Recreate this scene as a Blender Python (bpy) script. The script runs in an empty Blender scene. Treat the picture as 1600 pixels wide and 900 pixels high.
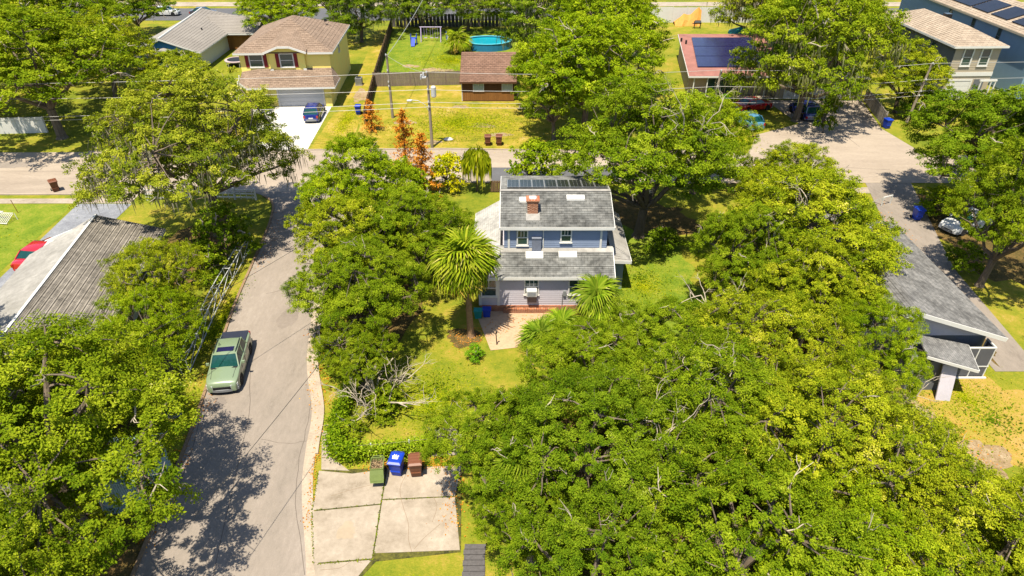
import bpy, math, random
import numpy as np
from mathutils import Vector, Matrix

# ------------------------------------------------------------------ camera, world, sun, exposure
SC = bpy.context.scene
COL = SC.collection
cam_d = bpy.data.cameras.new("camera")
cam_d.lens = 24.0
cam_d.sensor_width = 36.0
cam_d.clip_start = 0.1
cam_d.clip_end = 5000.0
cam = bpy.data.objects.new("camera", cam_d)
COL.objects.link(cam)
cam.location = (0.0, 0.0, 28.0)
cam.rotation_euler = (math.radians(90.0 - 33.5), 0.0, 0.0)
SC.camera = cam

SHADOW = Vector((0.14, 0.35, -1.0))            # way the sunlight travels
SUN_DIR = (-SHADOW).normalized()
SUN_EL = math.asin(SUN_DIR.z)
SUN_AZ = math.atan2(SUN_DIR.x, SUN_DIR.y)       # from +Y towards +X
world = bpy.data.worlds.new("World")
SC.world = world
world.use_nodes = True
wn = world.node_tree.nodes
sky = wn.new("ShaderNodeTexSky")
sky.sky_type = 'NISHITA'
sky.sun_disc = False
sky.sun_elevation = SUN_EL
sky.sun_rotation = SUN_AZ
sky.air_density = 1.0
sky.dust_density = 0.6
wn["Background"].inputs[1].default_value = 0.105
world.node_tree.links.new(sky.outputs[0], wn["Background"].inputs[0])
sun_d = bpy.data.lights.new("sun", 'SUN')
sun_d.energy = 5.0
sun_d.angle = math.radians(0.5)
sun_d.color = (1.0, 0.92, 0.75)
sun = bpy.data.objects.new("sun", sun_d)
COL.objects.link(sun)
sun.location = (0, 0, 80)
sun.rotation_euler = SHADOW.to_track_quat('-Z', 'Y').to_euler()
SC.view_settings.view_transform = 'Standard'
SC.view_settings.look = 'None'
SC.view_settings.exposure = 1.17
SC.view_settings.gamma = 1.0
SC.view_settings.use_curve_mapping = False
SC.cycles.max_bounces = 6
SC.cycles.diffuse_bounces = 3
SC.cycles.transmission_bounces = 4
SC.cycles.transparent_max_bounces = 4

# ------------------------------------------------------------------ materials
def srgb(r, g, b):
    f = lambda c: (c / 255 / 12.92) if c / 255 <= 0.04045 else ((c / 255 + 0.055) / 1.055) ** 2.4
    return (f(r), f(g), f(b))

def base_mat(name, rough=0.8, spec=0.3, metal=0.0):
    m = bpy.data.materials.new(name)
    m.use_nodes = True
    p = m.node_tree.nodes["Principled BSDF"]
    p.inputs["Roughness"].default_value = rough
    p.inputs["Specular IOR Level"].default_value = spec
    p.inputs["Metallic"].default_value = metal
    return m, m.node_tree.nodes, m.node_tree.links, p

GAIN = 0.60                                    # keeps built and bare surfaces at real albedos for this exposure
def ramp(n, stops):
    r = n.new("ShaderNodeValToRGB")
    e = r.color_ramp.elements
    while len(e) < len(stops):
        e.new(0.5)
    for el, (pos, c) in zip(e, stops):
        el.position = pos
        el.color = (c[0], c[1], c[2], 1)
    return r

def noise_mat(name, stops, scales=(0.2, 3.0), weights=(0.5, 0.5), rough=0.85, spec=0.25, bump=0.0,
              bscale=None, metal=0.0, stretch=(1, 1, 1), coat=0.0):
    """colour from a weighted sum of noises through a ramp, with optional fine relief"""
    m, n, l, p = base_mat(name, rough, spec, metal)
    tc = n.new("ShaderNodeTexCoord")
    mp = n.new("ShaderNodeMapping")
    mp.inputs["Scale"].default_value = stretch
    l.new(tc.outputs["Object"], mp.inputs["Vector"])
    tot = None
    for s, w in zip(scales, weights):
        nz = n.new("ShaderNodeTexNoise")
        nz.inputs["Scale"].default_value = s
        nz.inputs["Detail"].default_value = 5.0
        nz.inputs["Roughness"].default_value = 0.6
        l.new(mp.outputs[0], nz.inputs["Vector"])
        mm = n.new("ShaderNodeMath")
        mm.operation = 'MULTIPLY_ADD'
        mm.inputs[1].default_value = w
        l.new(nz.outputs["Fac"], mm.inputs[0])
        if tot is None:
            mm.inputs[2].default_value = 0.0
        else:
            l.new(tot, mm.inputs[2])
        tot = mm.outputs[0]
        last = nz
    r = ramp(n, [(q, tuple(x * GAIN for x in c)) for q, c in stops])
    l.new(tot, r.inputs[0])
    l.new(r.outputs[0], p.inputs["Base Color"])
    if coat:
        p.inputs["Coat Weight"].default_value = coat
    if bump:
        b = n.new("ShaderNodeBump")
        b.inputs["Strength"].default_value = bump
        b.inputs["Distance"].default_value = 0.05
        if bscale:
            nz = n.new("ShaderNodeTexNoise")
            nz.inputs["Scale"].default_value = bscale
            nz.inputs["Detail"].default_value = 4
            l.new(mp.outputs[0], nz.inputs["Vector"])
            last = nz
        l.new(last.outputs["Fac"], b.inputs["Height"])
        l.new(b.outputs[0], p.inputs["Normal"])
    return m

def vary(c, k=0.18):
    """stops a little darker and lighter round one colour"""
    return [(0.32, tuple(x * (1 - k) for x in c)), (0.5, c), (0.68, tuple(min(1, x * (1 + k)) for x in c))]

def plain(name, c, rough=0.6, spec=0.4, metal=0.0, k=0.12, s=(0.8, 6.0), coat=0.0, bump=0.0):
    return noise_mat(name, vary(c, k), s, (0.6, 0.4), rough, spec, bump, None, metal, (1, 1, 1), coat)

def brick_mat(name, c1, c2, mortar, scale=1.0, w=0.5, h=0.25, ms=0.02, rough=0.9, axis='XY', bump=0.3, k=0.3):
    """small courses (shingles, bricks) far away: tone per unit, thin joints"""
    m, n, l, p = base_mat(name, rough, 0.2)
    tc = n.new("ShaderNodeTexCoord")
    src = tc.outputs["Object"]
    if axis != 'XY':
        sp = n.new("ShaderNodeSeparateXYZ")
        cb = n.new("ShaderNodeCombineXYZ")
        l.new(src, sp.inputs[0])
        i = {'X': 0, 'Y': 1, 'Z': 2}
        l.new(sp.outputs[i[axis[0]]], cb.inputs[0])
        l.new(sp.outputs[i[axis[1]]], cb.inputs[1])
        src = cb.outputs[0]
    b = n.new("ShaderNodeTexBrick")
    for nm, c in (("Color1", c1), ("Color2", c2), ("Mortar", mortar)):
        b.inputs[nm].default_value = (*(x * GAIN for x in c), 1)
    b.inputs["Scale"].default_value = scale
    b.inputs["Brick Width"].default_value = w
    b.inputs["Row Height"].default_value = h
    b.inputs["Mortar Size"].default_value = ms
    b.inputs["Mortar Smooth"].default_value = 0.3
    l.new(src, b.inputs["Vector"])
    nz = n.new("ShaderNodeTexNoise")
    nz.inputs["Scale"].default_value = 0.6
    nz.inputs["Detail"].default_value = 6
    l.new(tc.outputs["Object"], nz.inputs["Vector"])
    n2 = n.new("ShaderNodeTexNoise")
    n2.inputs["Scale"].default_value = 2.7
    n2.inputs["Detail"].default_value = 6
    l.new(tc.outputs["Object"], n2.inputs["Vector"])
    av = n.new("ShaderNodeMath")
    av.operation = 'ADD'
    l.new(nz.outputs["Fac"], av.inputs[0])
    l.new(n2.outputs["Fac"], av.inputs[1])
    hf = n.new("ShaderNodeMath")
    hf.operation = 'MULTIPLY'
    hf.inputs[1].default_value = 0.5
    l.new(av.outputs[0], hf.inputs[0])
    r = ramp(n, [(0.36, (1 - k,) * 3), (0.5, (1, 1, 1)), (0.64, (1 + k,) * 3)])
    l.new(hf.outputs[0], r.inputs[0])
    mx = n.new("ShaderNodeMix")
    mx.data_type = 'RGBA'
    mx.blend_type = 'MULTIPLY'
    mx.inputs["Factor"].default_value = 1.0
    l.new(b.outputs["Color"], mx.inputs["A"])
    l.new(r.outputs[0], mx.inputs["B"])
    l.new(mx.outputs["Result"], p.inputs["Base Color"])
    if bump:
        bp = n.new("ShaderNodeBump")
        bp.inputs["Strength"].default_value = bump
        bp.inputs["Distance"].default_value = 0.02
        bp.invert = True
        l.new(b.outputs["Fac"], bp.inputs["Height"])
        l.new(bp.outputs[0], p.inputs["Normal"])
    return m

def leaf_mat(name, stops, trans=0.35, rough=0.55, tc=(1.0, 1.0, 0.5)):
    """leaf colour from the per-leaf 'tint' value, times the tree's own object colour"""
    m, n, l, p = base_mat(name, 0.9, 0.0)
    at = n.new("ShaderNodeAttribute")
    at.attribute_name = "tint"
    r = ramp(n, stops)
    l.new(at.outputs["Fac"], r.inputs[0])
    oi = n.new("ShaderNodeObjectInfo")
    mx = n.new("ShaderNodeMix")
    mx.data_type = 'RGBA'
    mx.blend_type = 'MULTIPLY'
    mx.inputs["Factor"].default_value = 1.0
    l.new(r.outputs[0], mx.inputs["A"])
    l.new(oi.outputs["Color"], mx.inputs["B"])
    l.new(mx.outputs["Result"], p.inputs["Base Color"])
    t = n.new("ShaderNodeBsdfTranslucent")
    m2 = n.new("ShaderNodeMix")
    m2.data_type = 'RGBA'
    m2.blend_type = 'MULTIPLY'
    m2.inputs["Factor"].default_value = 1.0
    m2.inputs["B"].default_value = (*tc, 1)
    l.new(mx.outputs["Result"], m2.inputs["A"])
    l.new(m2.outputs["Result"], t.inputs["Color"])
    ms = n.new("ShaderNodeMixShader")
    ms.inputs[0].default_value = trans
    l.new(p.outputs[0], ms.inputs[1])
    l.new(t.outputs[0], ms.inputs[2])
    l.new(ms.outputs[0], n["Material Output"].inputs["Surface"])
    return m

M = {}
# ground and paving
M['ground'] = noise_mat("ground_grass", [(0.37, (.09, .135, .010)), (0.45, (.185, .225, .016)), (0.52, (.285, .275, .024)),
                        (0.58, (.40, .30, .05)), (0.65, (.54, .41, .18))], (0.10, 0.5, 2.6, 9.0), (0.34, 0.28, 0.2, 0.18), 0.95, 0.1, 0.9, 14.0)
M['lawn'] = noise_mat("lawn_green", [(0.36, (.075, .13, .010)), (0.46, (.145, .225, .016)), (0.55, (.23, .28, .024)), (0.65, (.37, .32, .06))],
                      (0.12, 0.8, 6.0), (0.3, 0.36, 0.36), 0.95, 0.1, 0.9, 14.0)
M['dry_lawn'] = noise_mat("lawn_dry", [(0.36, (.14, .165, .012)), (0.45, (.26, .255, .020)), (0.53, (.39, .305, .035)), (0.59, (.48, .345, .08)), (0.66, (.62, .47, .25))],
                      (0.15, 0.6, 2.6, 9.0), (0.34, 0.28, 0.2, 0.18), 0.95, 0.1, 0.9, 14.0)
M['worn'] = noise_mat("worn_orange_lawn", [(0.36, (.20, .22, .02)), (0.45, (.36, .30, .04)), (0.53, (.46, .30, .07)), (0.60, (.52, .36, .14)), (0.67, (.64, .50, .32))],
                     (0.25, 0.8, 3.0, 10.0), (0.3, 0.28, 0.22, 0.2), 0.95, 0.1, 0.9, 14.0)
M['litter'] = noise_mat("leaf_litter", [(0.35, (.05, .045, .012)), (0.48, (.13, .095, .03)), (0.58, (.24, .14, .05)), (0.68, (.36, .23, .11))],
                      (0.4, 2.5, 9.0), (0.3, 0.35, 0.35), 0.95, 0.1, 0.8, 9.0)
M['dirt'] = noise_mat("bare_dirt", [(0.35, (.20, .13, .06)), (0.48, (.34, .24, .13)), (0.58, (.46, .35, .22)), (0.70, (.58, .47, .34))],
                      (0.4, 2.5, 9.0), (0.3, 0.35, 0.35), 0.95, 0.1, 0.6, 9.0)
M['road'] = noise_mat("road_asphalt", [(0.36, (.20, .165, .14)), (0.46, (.29, .245, .205)), (0.55, (.34, .285, .24)), (0.66, (.43, .37, .315))],
                      (0.12, 0.9, 5.0, 30.0), (0.30, 0.26, 0.2, 0.24), 0.9, 0.2, 0.15, 60.0, stretch=(1.0, 0.35, 1))
M['main'] = noise_mat("main_road_asphalt", [(0.34, (.31, .25, .195)), (0.48, (.40, .325, .255)), (0.56, (.45, .37, .29)), (0.70, (.53, .44, .355))],
                      (0.12, 1.1, 14.0), (0.35, 0.3, 0.36), 0.9, 0.2, 0.12, 50.0, stretch=(0.25, 1.0, 1))
M['patch'] = noise_mat("grey_asphalt", vary((.13, .13, .14), .25), (0.5, 5.0, 20), (0.4, 0.3, 0.3), 0.9, 0.2, 0.1)
M['conc'] = noise_mat("concrete", [(0.36, (.24, .19, .135)), (0.44, (.36, .295, .225)), (0.53, (.445, .37, .29)), (0.64, (.58, .49, .39))],
                      (0.4, 1.4, 5.0, 22.0), (0.36, 0.28, 0.18, 0.18), 0.9, 0.2, 0.1, 30.0)
M['conc_white'] = noise_mat("pale_concrete", vary((.70, .66, .60), .12), (0.3, 3.0), (0.5, 0.5), 0.85, 0.2, 0.05)
M['kerb'] = noise_mat("kerb_concrete", vary((.47, .38, .29), .25), (0.8, 8.0), (0.5, 0.5), 0.9, 0.2, 0.1)
M['kerb_old'] = noise_mat("mossy_kerb", vary((.30, .20, .12), .3), (0.8, 8.0), (0.5, 0.5), 0.9, 0.2, 0.1)
M['patio'] = noise_mat("patio_paving", vary((.56, .38, .24), .2), (0.6, 5.0), (0.5, 0.5), 0.9, 0.2, 0.1)
M['joint'] = noise_mat("weedy_joint", [(0.4, (.05, .05, .02)), (0.6, (.16, .15, .03))], (1.5, 8), (0.5, 0.5), 0.95, 0.1)
# houses
M['roof_grey'] = brick_mat("grey_shingles", (.17, .165, .16), (.235, .225, .215), (.10, .10, .10), 1.0, 0.32, 0.16, 0.012, k=0.45, bump=0.3, axis='YX')
M['roof_sunlit'] = brick_mat("sunlit_grey_shingles", (.44, .42, .39), (.52, .50, .46), (.33, .31, .29), 1.0, 0.32, 0.16, 0.01, k=0.25, bump=0.2, axis='YX')
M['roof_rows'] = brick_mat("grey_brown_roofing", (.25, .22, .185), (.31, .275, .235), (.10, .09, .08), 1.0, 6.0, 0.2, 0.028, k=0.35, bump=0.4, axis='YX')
M['roof_taupe'] = brick_mat("taupe_shingles", (.27, .19, .135), (.36, .26, .19), (.19, .13, .095), 1.0, 0.5, 0.3, 0.03, k=0.15, bump=0.25)
M['roof_brown'] = brick_mat("brown_shingles", (.22, .125, .085), (.29, .17, .12), (.15, .085, .06), 1.0, 0.5, 0.3, 0.03, k=0.2, bump=0.25)
M['roof_tan'] = brick_mat("tan_shingles", (.40, .31, .23), (.52, .42, .32), (.30, .23, .17), 1.0, 0.6, 0.35, 0.03, k=0.15, bump=0.25)
M['roof_slate'] = brick_mat("slate_grey_shingles", (.17, .17, .162), (.235, .23, .215), (.11, .11, .10), 1.0, 0.4, 0.2, 0.015, k=0.5, bump=0.3)
M['roof_pale'] = noise_mat("pale_grey_roof", [(0.34, (.25, .235, .21)), (0.5, (.36, .34, .31)), (0.66, (.52, .49, .45))], (0.25, 2.0, 12), (0.5, 0.3, 0.2), 0.9, 0.2, 0.1)
M['roof_pink'] = plain("pink_roofing", (.36, .16, .13), 0.85, 0.2, k=0.25)
M['white'] = plain("white_paint", (.80, .78, .74), 0.5, 0.4, k=0.06)
M['blue_siding'] = plain("blue_siding", (.27, .33, .47), 0.6, 0.3, k=0.10)
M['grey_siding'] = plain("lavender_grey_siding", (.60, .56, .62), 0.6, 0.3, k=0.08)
M['foundation'] = brick_mat("red_brick", (.40, .13, .06), (.52, .20, .09), (.42, .30, .22), 1.0, 0.22, 0.075, 0.012, axis='XZ', k=0.2)
M['chimney'] = brick_mat("chimney_brick", (.42, .12, .05), (.55, .20, .09), (.50, .38, .28), 1.0, 0.22, 0.085, 0.014, axis='XZ', k=0.25)
M['yellow'] = plain("yellow_stucco", (1.2, .96, .26), 0.8, 0.2, k=0.06)
M['maroon'] = plain("maroon_paint", (.26, .012, .02), 0.6, 0.3)
M['garage'] = plain("garage_door_paint", (.62, .63, .66), 0.45, 0.4, k=0.05)
M['brown_wood'] = noise_mat("stained_wood", vary((.30, .13, .035), .3), (0.6, 6), (0.5, 0.5), 0.8, 0.2, 0.2, None, 0, (4, 4, .5))
M['dark_wood'] = noise_mat("dark_stained_wood", vary((.12, .055, .025), .3), (0.6, 6), (0.5, 0.5), 0.8, 0.2, 0.2, None, 0, (4, 4, .5))
M['fence_grey'] = noise_mat("weathered_fence_wood", vary((.26, .20, .155), .4), (1.5, 9), (0.5, 0.5), 0.9, 0.15, 0.2, None, 0, (5, 5, .4))
M['fence_brown'] = noise_mat("brown_fence_wood", vary((.20, .125, .07), .4), (1.5, 9), (0.5, 0.5), 0.9, 0.15, 0.2, None, 0, (5, 5, .4))
M['fence_dark'] = noise_mat("dark_fence_wood", vary((.13, .12, .12), .35), (1.5, 9), (0.5, 0.5), 0.9, 0.15, 0.2, None, 0, (5, 5, .4))
M['cream'] = plain("cream_wall", (.55, .44, .31), 0.8, 0.2)
M['beige'] = plain("beige_siding", (.50, .42, .31), 0.7, 0.25, k=0.06)
M['grey_wall'] = plain("slate_and_shade_grey", (.16, .17, .19), 0.7, 0.25)
M['steel_blue'] = plain("steel_blue_siding", (.24, .37, .50), 0.7, 0.25, k=0.07)
M['bright_blue'] = plain("bright_blue_paint", (.02, .20, .42), 0.6, 0.3)
M['teal_wall'] = plain("pale_teal_corrugated", (.36, .50, .52), 0.5, 0.4)
M['glass'] = plain("window_glass", (.035, .075, .075), 0.06, 0.7, k=0.3)
M['glass_pale'] = plain("curtained_glass", (.36, .44, .46), 0.15, 0.6, k=0.2)
M['solar'] = plain("solar_cells", (.018, .018, .024), 0.2, 0.35, k=0.3)
M['solar_blue'] = plain("blue_solar_cells", (.018, .016, .075), 0.25, 0.3, k=0.3)
M['alu'] = plain("aluminium", (.60, .60, .60), 0.35, 0.5, 0.6)
M['screen'] = plain("insect_screen", (.13, .13, .14), 0.8, 0.1)
M['dark'] = plain("black_plastic", (.02, .02, .022), 0.5, 0.4)
M['grey_pl'] = plain("grey_plastic", (.28, .29, .30), 0.5, 0.4)
# vehicles
M['sage'] = plain("sage_green_paint", (.23, .30, .18), 0.3, 0.5, k=0.03, coat=0.7)
M['navy'] = plain("navy_blue_paint", (.015, .03, .22), 0.2, 0.5, k=0.05, coat=0.8)
M['red'] = plain("red_paint", (.55, .012, .02), 0.22, 0.5, k=0.05, coat=0.8)
M['silver_blue'] = plain("light_blue_paint", (.10, .28, .45), 0.25, 0.5, k=0.05, coat=0.8)
M['car_white'] = plain("white_car_paint", (.75, .75, .75), 0.22, 0.5, k=0.03, coat=0.8)
M['tyre'] = plain("tyre_rubber", (.022, .022, .024), 0.85, 0.2)
M['rim'] = plain("alloy_rim", (.50, .50, .52), 0.3, 0.5, 0.7)
M['carglass'] = plain("car_glass", (.008, .062, .056), 0.04, 0.5, k=0.3)
M['lamp'] = plain("headlamp_lens", (.62, .64, .66), 0.1, 0.6)
M['taillamp'] = plain("tail_lamp_lens", (.45, .01, .01), 0.15, 0.6)
# street things
M['bin_green'] = plain("olive_green_plastic", (.17, .22, .055), 0.5, 0.35)
M['bin_blue'] = plain("blue_plastic", (.01, .055, .50), 0.4, 0.4)
M['bin_brown'] = plain("brown_plastic", (.21, .075, .035), 0.5, 0.35)
M['pole_wood'] = noise_mat("pole_timber", vary((.33, .27, .20), .3), (1.5, 9), (0.5, 0.5), 0.9, 0.15, 0.2, None, 0, (5, 5, .4))
M['wire'] = plain("aluminium_cable", (.55, .53, .50), 0.5, 0.4, 0.2)
M['wire_dark'] = plain("black_cable", (.03, .03, .03), 0.6, 0.3)
M['galv'] = plain("galvanised_steel", (.70, .71, .68), 0.5, 0.5, 0.2)
M['pool'] = plain("pool_water", (.01, .38, .50), 0.08, 0.6, k=0.1)
M['tarp'] = plain("orange_tarp", (.75, .34, .06), 0.7, 0.3, k=0.2)
M['turq'] = plain("turquoise_canvas", (.02, .33, .30), 0.7, 0.3)
M['green_pl'] = plain("green_plastic", (.02, .35, .03), 0.5, 0.4)
M['purple'] = plain("lilac_paint", (.50, .40, .62), 0.5, 0.4)
# plants
M['bark'] = noise_mat("oak_bark", vary((.20, .155, .115), .4), (1.5, 9.0), (0.5, 0.5), 0.95, 0.1, 0.5, None, 0, (3, 3, .7))
M['twig'] = noise_mat("pale_dead_wood", vary((.50, .42, .32), .3), (2.0, 9.0), (0.5, 0.5), 0.9, 0.15)
M['palm_bark'] = noise_mat("palm_bark", vary((.36, .22, .12), .35), (2.0, 9.0), (0.5, 0.5), 0.95, 0.1, 0.5, None, 0, (1, 1, 4))
M['leaf'] = leaf_mat("oak_leaves", [(0.0, (.038, .074, .004)), (0.28, (.110, .165, .006)), (0.58, (.220, .268, .010)), (0.86, (.36, .385, .022)), (1.0, (.50, .47, .11))])
M['moss'] = leaf_mat("spanish_moss", [(0.0, (.11, .12, .035)), (0.6, (.21, .21, .07)), (1.0, (.34, .32, .14))], 0.25, 0.9, (1, 1, .8))
M['palm'] = leaf_mat("palm_fronds", [(0.0, (.06, .11, .004)), (0.45, (.17, .23, .008)), (0.8, (.31, .33, .02)), (1.0, (.46, .38, .12))], 0.3, 0.4)
M['rust_leaf'] = leaf_mat("dead_needles", [(0.0, (.24, .07, .008)), (0.5, (.50, .19, .02)), (1.0, (.66, .34, .05))], 0.2, 0.8, (1, .7, .4))
M['blade'] = leaf_mat("grass_blades", [(0.0, (.085, .125, .004)), (0.45, (.20, .235, .006)), (0.8, (.33, .30, .015)), (1.0, (.46, .35, .08))], 0.3, 0.7)
# ------------------------------------------------------------------ mesh tools
class MB:
    def __init__(s):
        s.v = []; s.f = []; s.m = []
    def face(s, pts, m=0):
        i = len(s.v)
        s.v += [tuple(p) for p in pts]
        s.f.append(tuple(range(i, i + len(pts)))); s.m.append(m)
    def box(s, x0, y0, z0, x1, y1, z1, m=0):
        i = len(s.v)
        s.v += [(x0, y0, z0), (x1, y0, z0), (x1, y1, z0), (x0, y1, z0), (x0, y0, z1), (x1, y0, z1), (x1, y1, z1), (x0, y1, z1)]
        for q in ((3, 2, 1, 0), (4, 5, 6, 7), (0, 1, 5, 4), (1, 2, 6, 5), (2, 3, 7, 6), (3, 0, 4, 7)):
            s.f.append(tuple(i + k for k in q)); s.m.append(m)
        return s
    def hexa(s, p, m=0):
        """eight corners: bottom ring then top ring, both counter-clockwise from above"""
        i = len(s.v)
        s.v += [tuple(q) for q in p]
        for q in ((3, 2, 1, 0), (4, 5, 6, 7), (0, 1, 5, 4), (1, 2, 6, 5), (2, 3, 7, 6), (3, 0, 4, 7)):
            s.f.append(tuple(i + k for k in q)); s.m.append(m)
        return s
    def bar(s, a, b, w, h, m=0):
        a = Vector(a); b = Vector(b)
        d = (b - a).normalized()
        up = Vector((0, 0, 1)) if abs(d.z) < 0.95 else Vector((0, 1, 0))
        r = d.cross(up).normalized() * (w / 2)
        u = r.cross(d).normalized() * (h / 2)
        s.hexa([a - r - u, b - r - u, b + r - u, a + r - u, a - r + u, b - r + u, b + r + u, a + r + u][0:8], m)
        return s
    def tube(s, pts, radii, n=6, m=0, cap=True):
        pts = [Vector(p) for p in pts]
        if not hasattr(radii, '__len__'):
            radii = [radii] * len(pts)
        i = len(s.v)
        up = Vector((0.3, 0.2, 1)).normalized()
        for k, p in enumerate(pts):
            d = (pts[min(k + 1, len(pts) - 1)] - pts[max(k - 1, 0)]).normalized()
            a = d.cross(up)
            if a.length < 1e-3:
                a = d.cross(Vector((1, 0, 0)))
            a.normalize()
            b = d.cross(a)
            for j in range(n):
                t = 2 * math.pi * j / n
                s.v.append(tuple(p + (a * math.cos(t) + b * math.sin(t)) * radii[k]))
        for k in range(len(pts) - 1):
            for j in range(n):
                q = (i + k * n + j, i + k * n + (j + 1) % n, i + (k + 1) * n + (j + 1) % n, i + (k + 1) * n + j)
                s.f.append(q); s.m.append(m)
        if cap and n > 2:
            s.f.append(tuple(i + j for j in reversed(range(n)))); s.m.append(m)
            s.f.append(tuple(i + (len(pts) - 1) * n + j for j in range(n))); s.m.append(m)
        return s
    def loft(s, rings, m=0, cap=True, closed=True):
        n = len(rings[0]); i = len(s.v)
        for r in rings:
            s.v += [tuple(p) for p in r]
        for k in range(len(rings) - 1):
            for j in range(n if closed else n - 1):
                s.f.append((i + k * n + j, i + k * n + (j + 1) % n, i + (k + 1) * n + (j + 1) % n, i + (k + 1) * n + j)); s.m.append(m)
        if cap:
            s.f.append(tuple(i + j for j in reversed(range(n)))); s.m.append(m)
            s.f.append(tuple(i + (len(rings) - 1) * n + j for j in range(n))); s.m.append(m)
        return s
    def prism(s, poly, z0, z1, m=0):
        n = len(poly); i = len(s.v)
        s.v += [(p[0], p[1], z0) for p in poly] + [(p[0], p[1], z1) for p in poly]
        s.f.append(tuple(i + k for k in reversed(range(n)))); s.m.append(m)
        s.f.append(tuple(i + n + k for k in range(n))); s.m.append(m)
        for k in range(n):
            s.f.append((i + k, i + (k + 1) % n, i + n + (k + 1) % n, i + n + k)); s.m.append(m)
        return s
    def courses(s, e0, e1, r1, r0, n, lift=0.03, th=0.10, m=0):
        """a sloping (or upright) surface built of n lapped courses from edge e0-e1 up to r0-r1"""
        e0, e1, r1, r0 = Vector(e0), Vector(e1), Vector(r1), Vector(r0)
        nn = (e1 - e0).cross(((r0 + r1) - (e0 + e1)))
        nn.normalize()
        for k in range(n):
            t0, t1 = k / n, (k + 1) / n
            a = e0.lerp(r0, t0); b = e1.lerp(r1, t0); c = e1.lerp(r1, t1); d = e0.lerp(r0, t1)
            s.face([a + nn * lift, b + nn * lift, c, d], m)
            s.face([a, b, b + nn * lift, a + nn * lift], m)
        lo = [p - nn * th for p in (e0, e1, r1, r0)]
        s.face(lo[::-1], m)
        s.face([lo[0], lo[1], e1, e0], m)
        s.face([lo[1], lo[2], r1, e1], m)
        s.face([lo[3], lo[0], e0, r0], m)
        s.face([lo[2], lo[3], r0, r1], m)
        return s
    def build(s, name, mats, parent=None, smooth=False, kind=None, label=None, loc=None, sharp=0.7):
        me = bpy.data.meshes.new(name)
        me.from_pydata(s.v, [], s.f)
        if not isinstance(mats, (list, tuple)):
            mats = [mats]
        for k in mats:
            me.materials.append(k)
        if len(mats) > 1:
            me.polygons.foreach_set("material_index", s.m)
        if smooth:
            me.shade_smooth()
            me.set_sharp_from_angle(angle=sharp)
        me.update()
        o = bpy.data.objects.new(name, me)
        COL.objects.link(o)
        if parent:
            o.parent = parent
        if loc:
            o.location = loc
        if kind:
            o['kind'] = kind
        if label:
            o['label'] = label
        return o

def thing(name, label, cat, loc=(0, 0, 0), rz=0.0, group=None):
    o = bpy.data.objects.new(name, None)
    o.empty_display_size = 0.5
    COL.objects.link(o)
    o.location = (loc[0], loc[1], loc[2] if len(loc) > 2 else 0.0)
    o.rotation_euler = (0, 0, math.radians(rz))
    o['label'] = label; o['category'] = cat
    if group:
        o['group'] = group
    return o

def tag(o, label, cat, group=None):
    o['label'] = label; o['category'] = cat
    if group:
        o['group'] = group
    return o

KIDS = {}
def copy_thing(root, label, loc, rz=0.0, scale=None, group=None):
    r = root.copy(); COL.objects.link(r)
    r.location = (loc[0], loc[1], loc[2] if len(loc) > 2 else 0.0)
    r.rotation_euler = (0, 0, math.radians(rz))
    r['label'] = label
    if scale:
        r.scale = scale
    if group:
        r['group'] = group
    def rec(src, dst):
        for ch in list(src.children):
            c = ch.copy(); COL.objects.link(c); c.parent = dst
            rec(ch, c)
    rec(root, r)
    return r

def sheet(name, poly, z, mat, kind='structure', parent=None):
    """a flat polygon of the ground's setting"""
    mb = MB()
    mb.face([(p[0], p[1], z) for p in poly])
    o = mb.build(name, mat, parent)
    if kind:
        o['kind'] = kind
    return o

def ragged(cx, cy, rx, ry, seed, n=40, amp=0.28):
    """outline of a worn patch with an uneven edge"""
    rng = random.Random(seed)
    ph = [rng.uniform(0, 6.28) for _ in range(6)]
    out = []
    for k in range(n):
        t = 2 * math.pi * k / n
        r = 1 + amp * (0.5 * math.sin(2 * t + ph[0]) + 0.4 * math.sin(3 * t + ph[1]) + 0.3 * math.sin(5 * t + ph[2]) + 0.25 * math.sin(9 * t + ph[3]) + .2 * math.sin(14 * t + ph[4]))
        out.append((cx + rx * r * math.cos(t), cy + ry * r * math.sin(t)))
    return out

def along(pts, w, left=True):
    """offset a polyline sideways"""
    out = []
    for k, p in enumerate(pts):
        a = Vector(pts[max(k - 1, 0)]).to_2d(); b = Vector(pts[min(k + 1, len(pts) - 1)]).to_2d()
        d = (b - a).normalized()
        n = Vector((-d.y, d.x)) * (w if left else -w)
        out.append((p[0] + n.x, p[1] + n.y))
    return out

def smooth_line(pts, sub=6):
    """Catmull-Rom through the points"""
    P = [Vector((p[0], p[1])) for p in pts]
    P = [P[0] * 2 - P[1]] + P + [P[-1] * 2 - P[-2]]
    out = []
    for i in range(1, len(P) - 2):
        for k in range(sub):
            t = k / sub
            a, b, c, d = P[i - 1], P[i], P[i + 1], P[i + 2]
            q = 0.5 * ((2 * b) + (c - a) * t + (2 * a - 5 * b + 4 * c - d) * t * t + (3 * b - a - 3 * c + d) * t ** 3)
            out.append((q.x, q.y))
    out.append((P[-2].x, P[-2].y))
    return out
# ------------------------------------------------------------------ ground, roads, paving
g = MB(); g.face([(-1500, -400, 0), (1500, -400, 0), (1500, 3000, 0), (-1500, 3000, 0)])
g.build('ground', M['ground'])['kind'] = 'structure'

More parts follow.
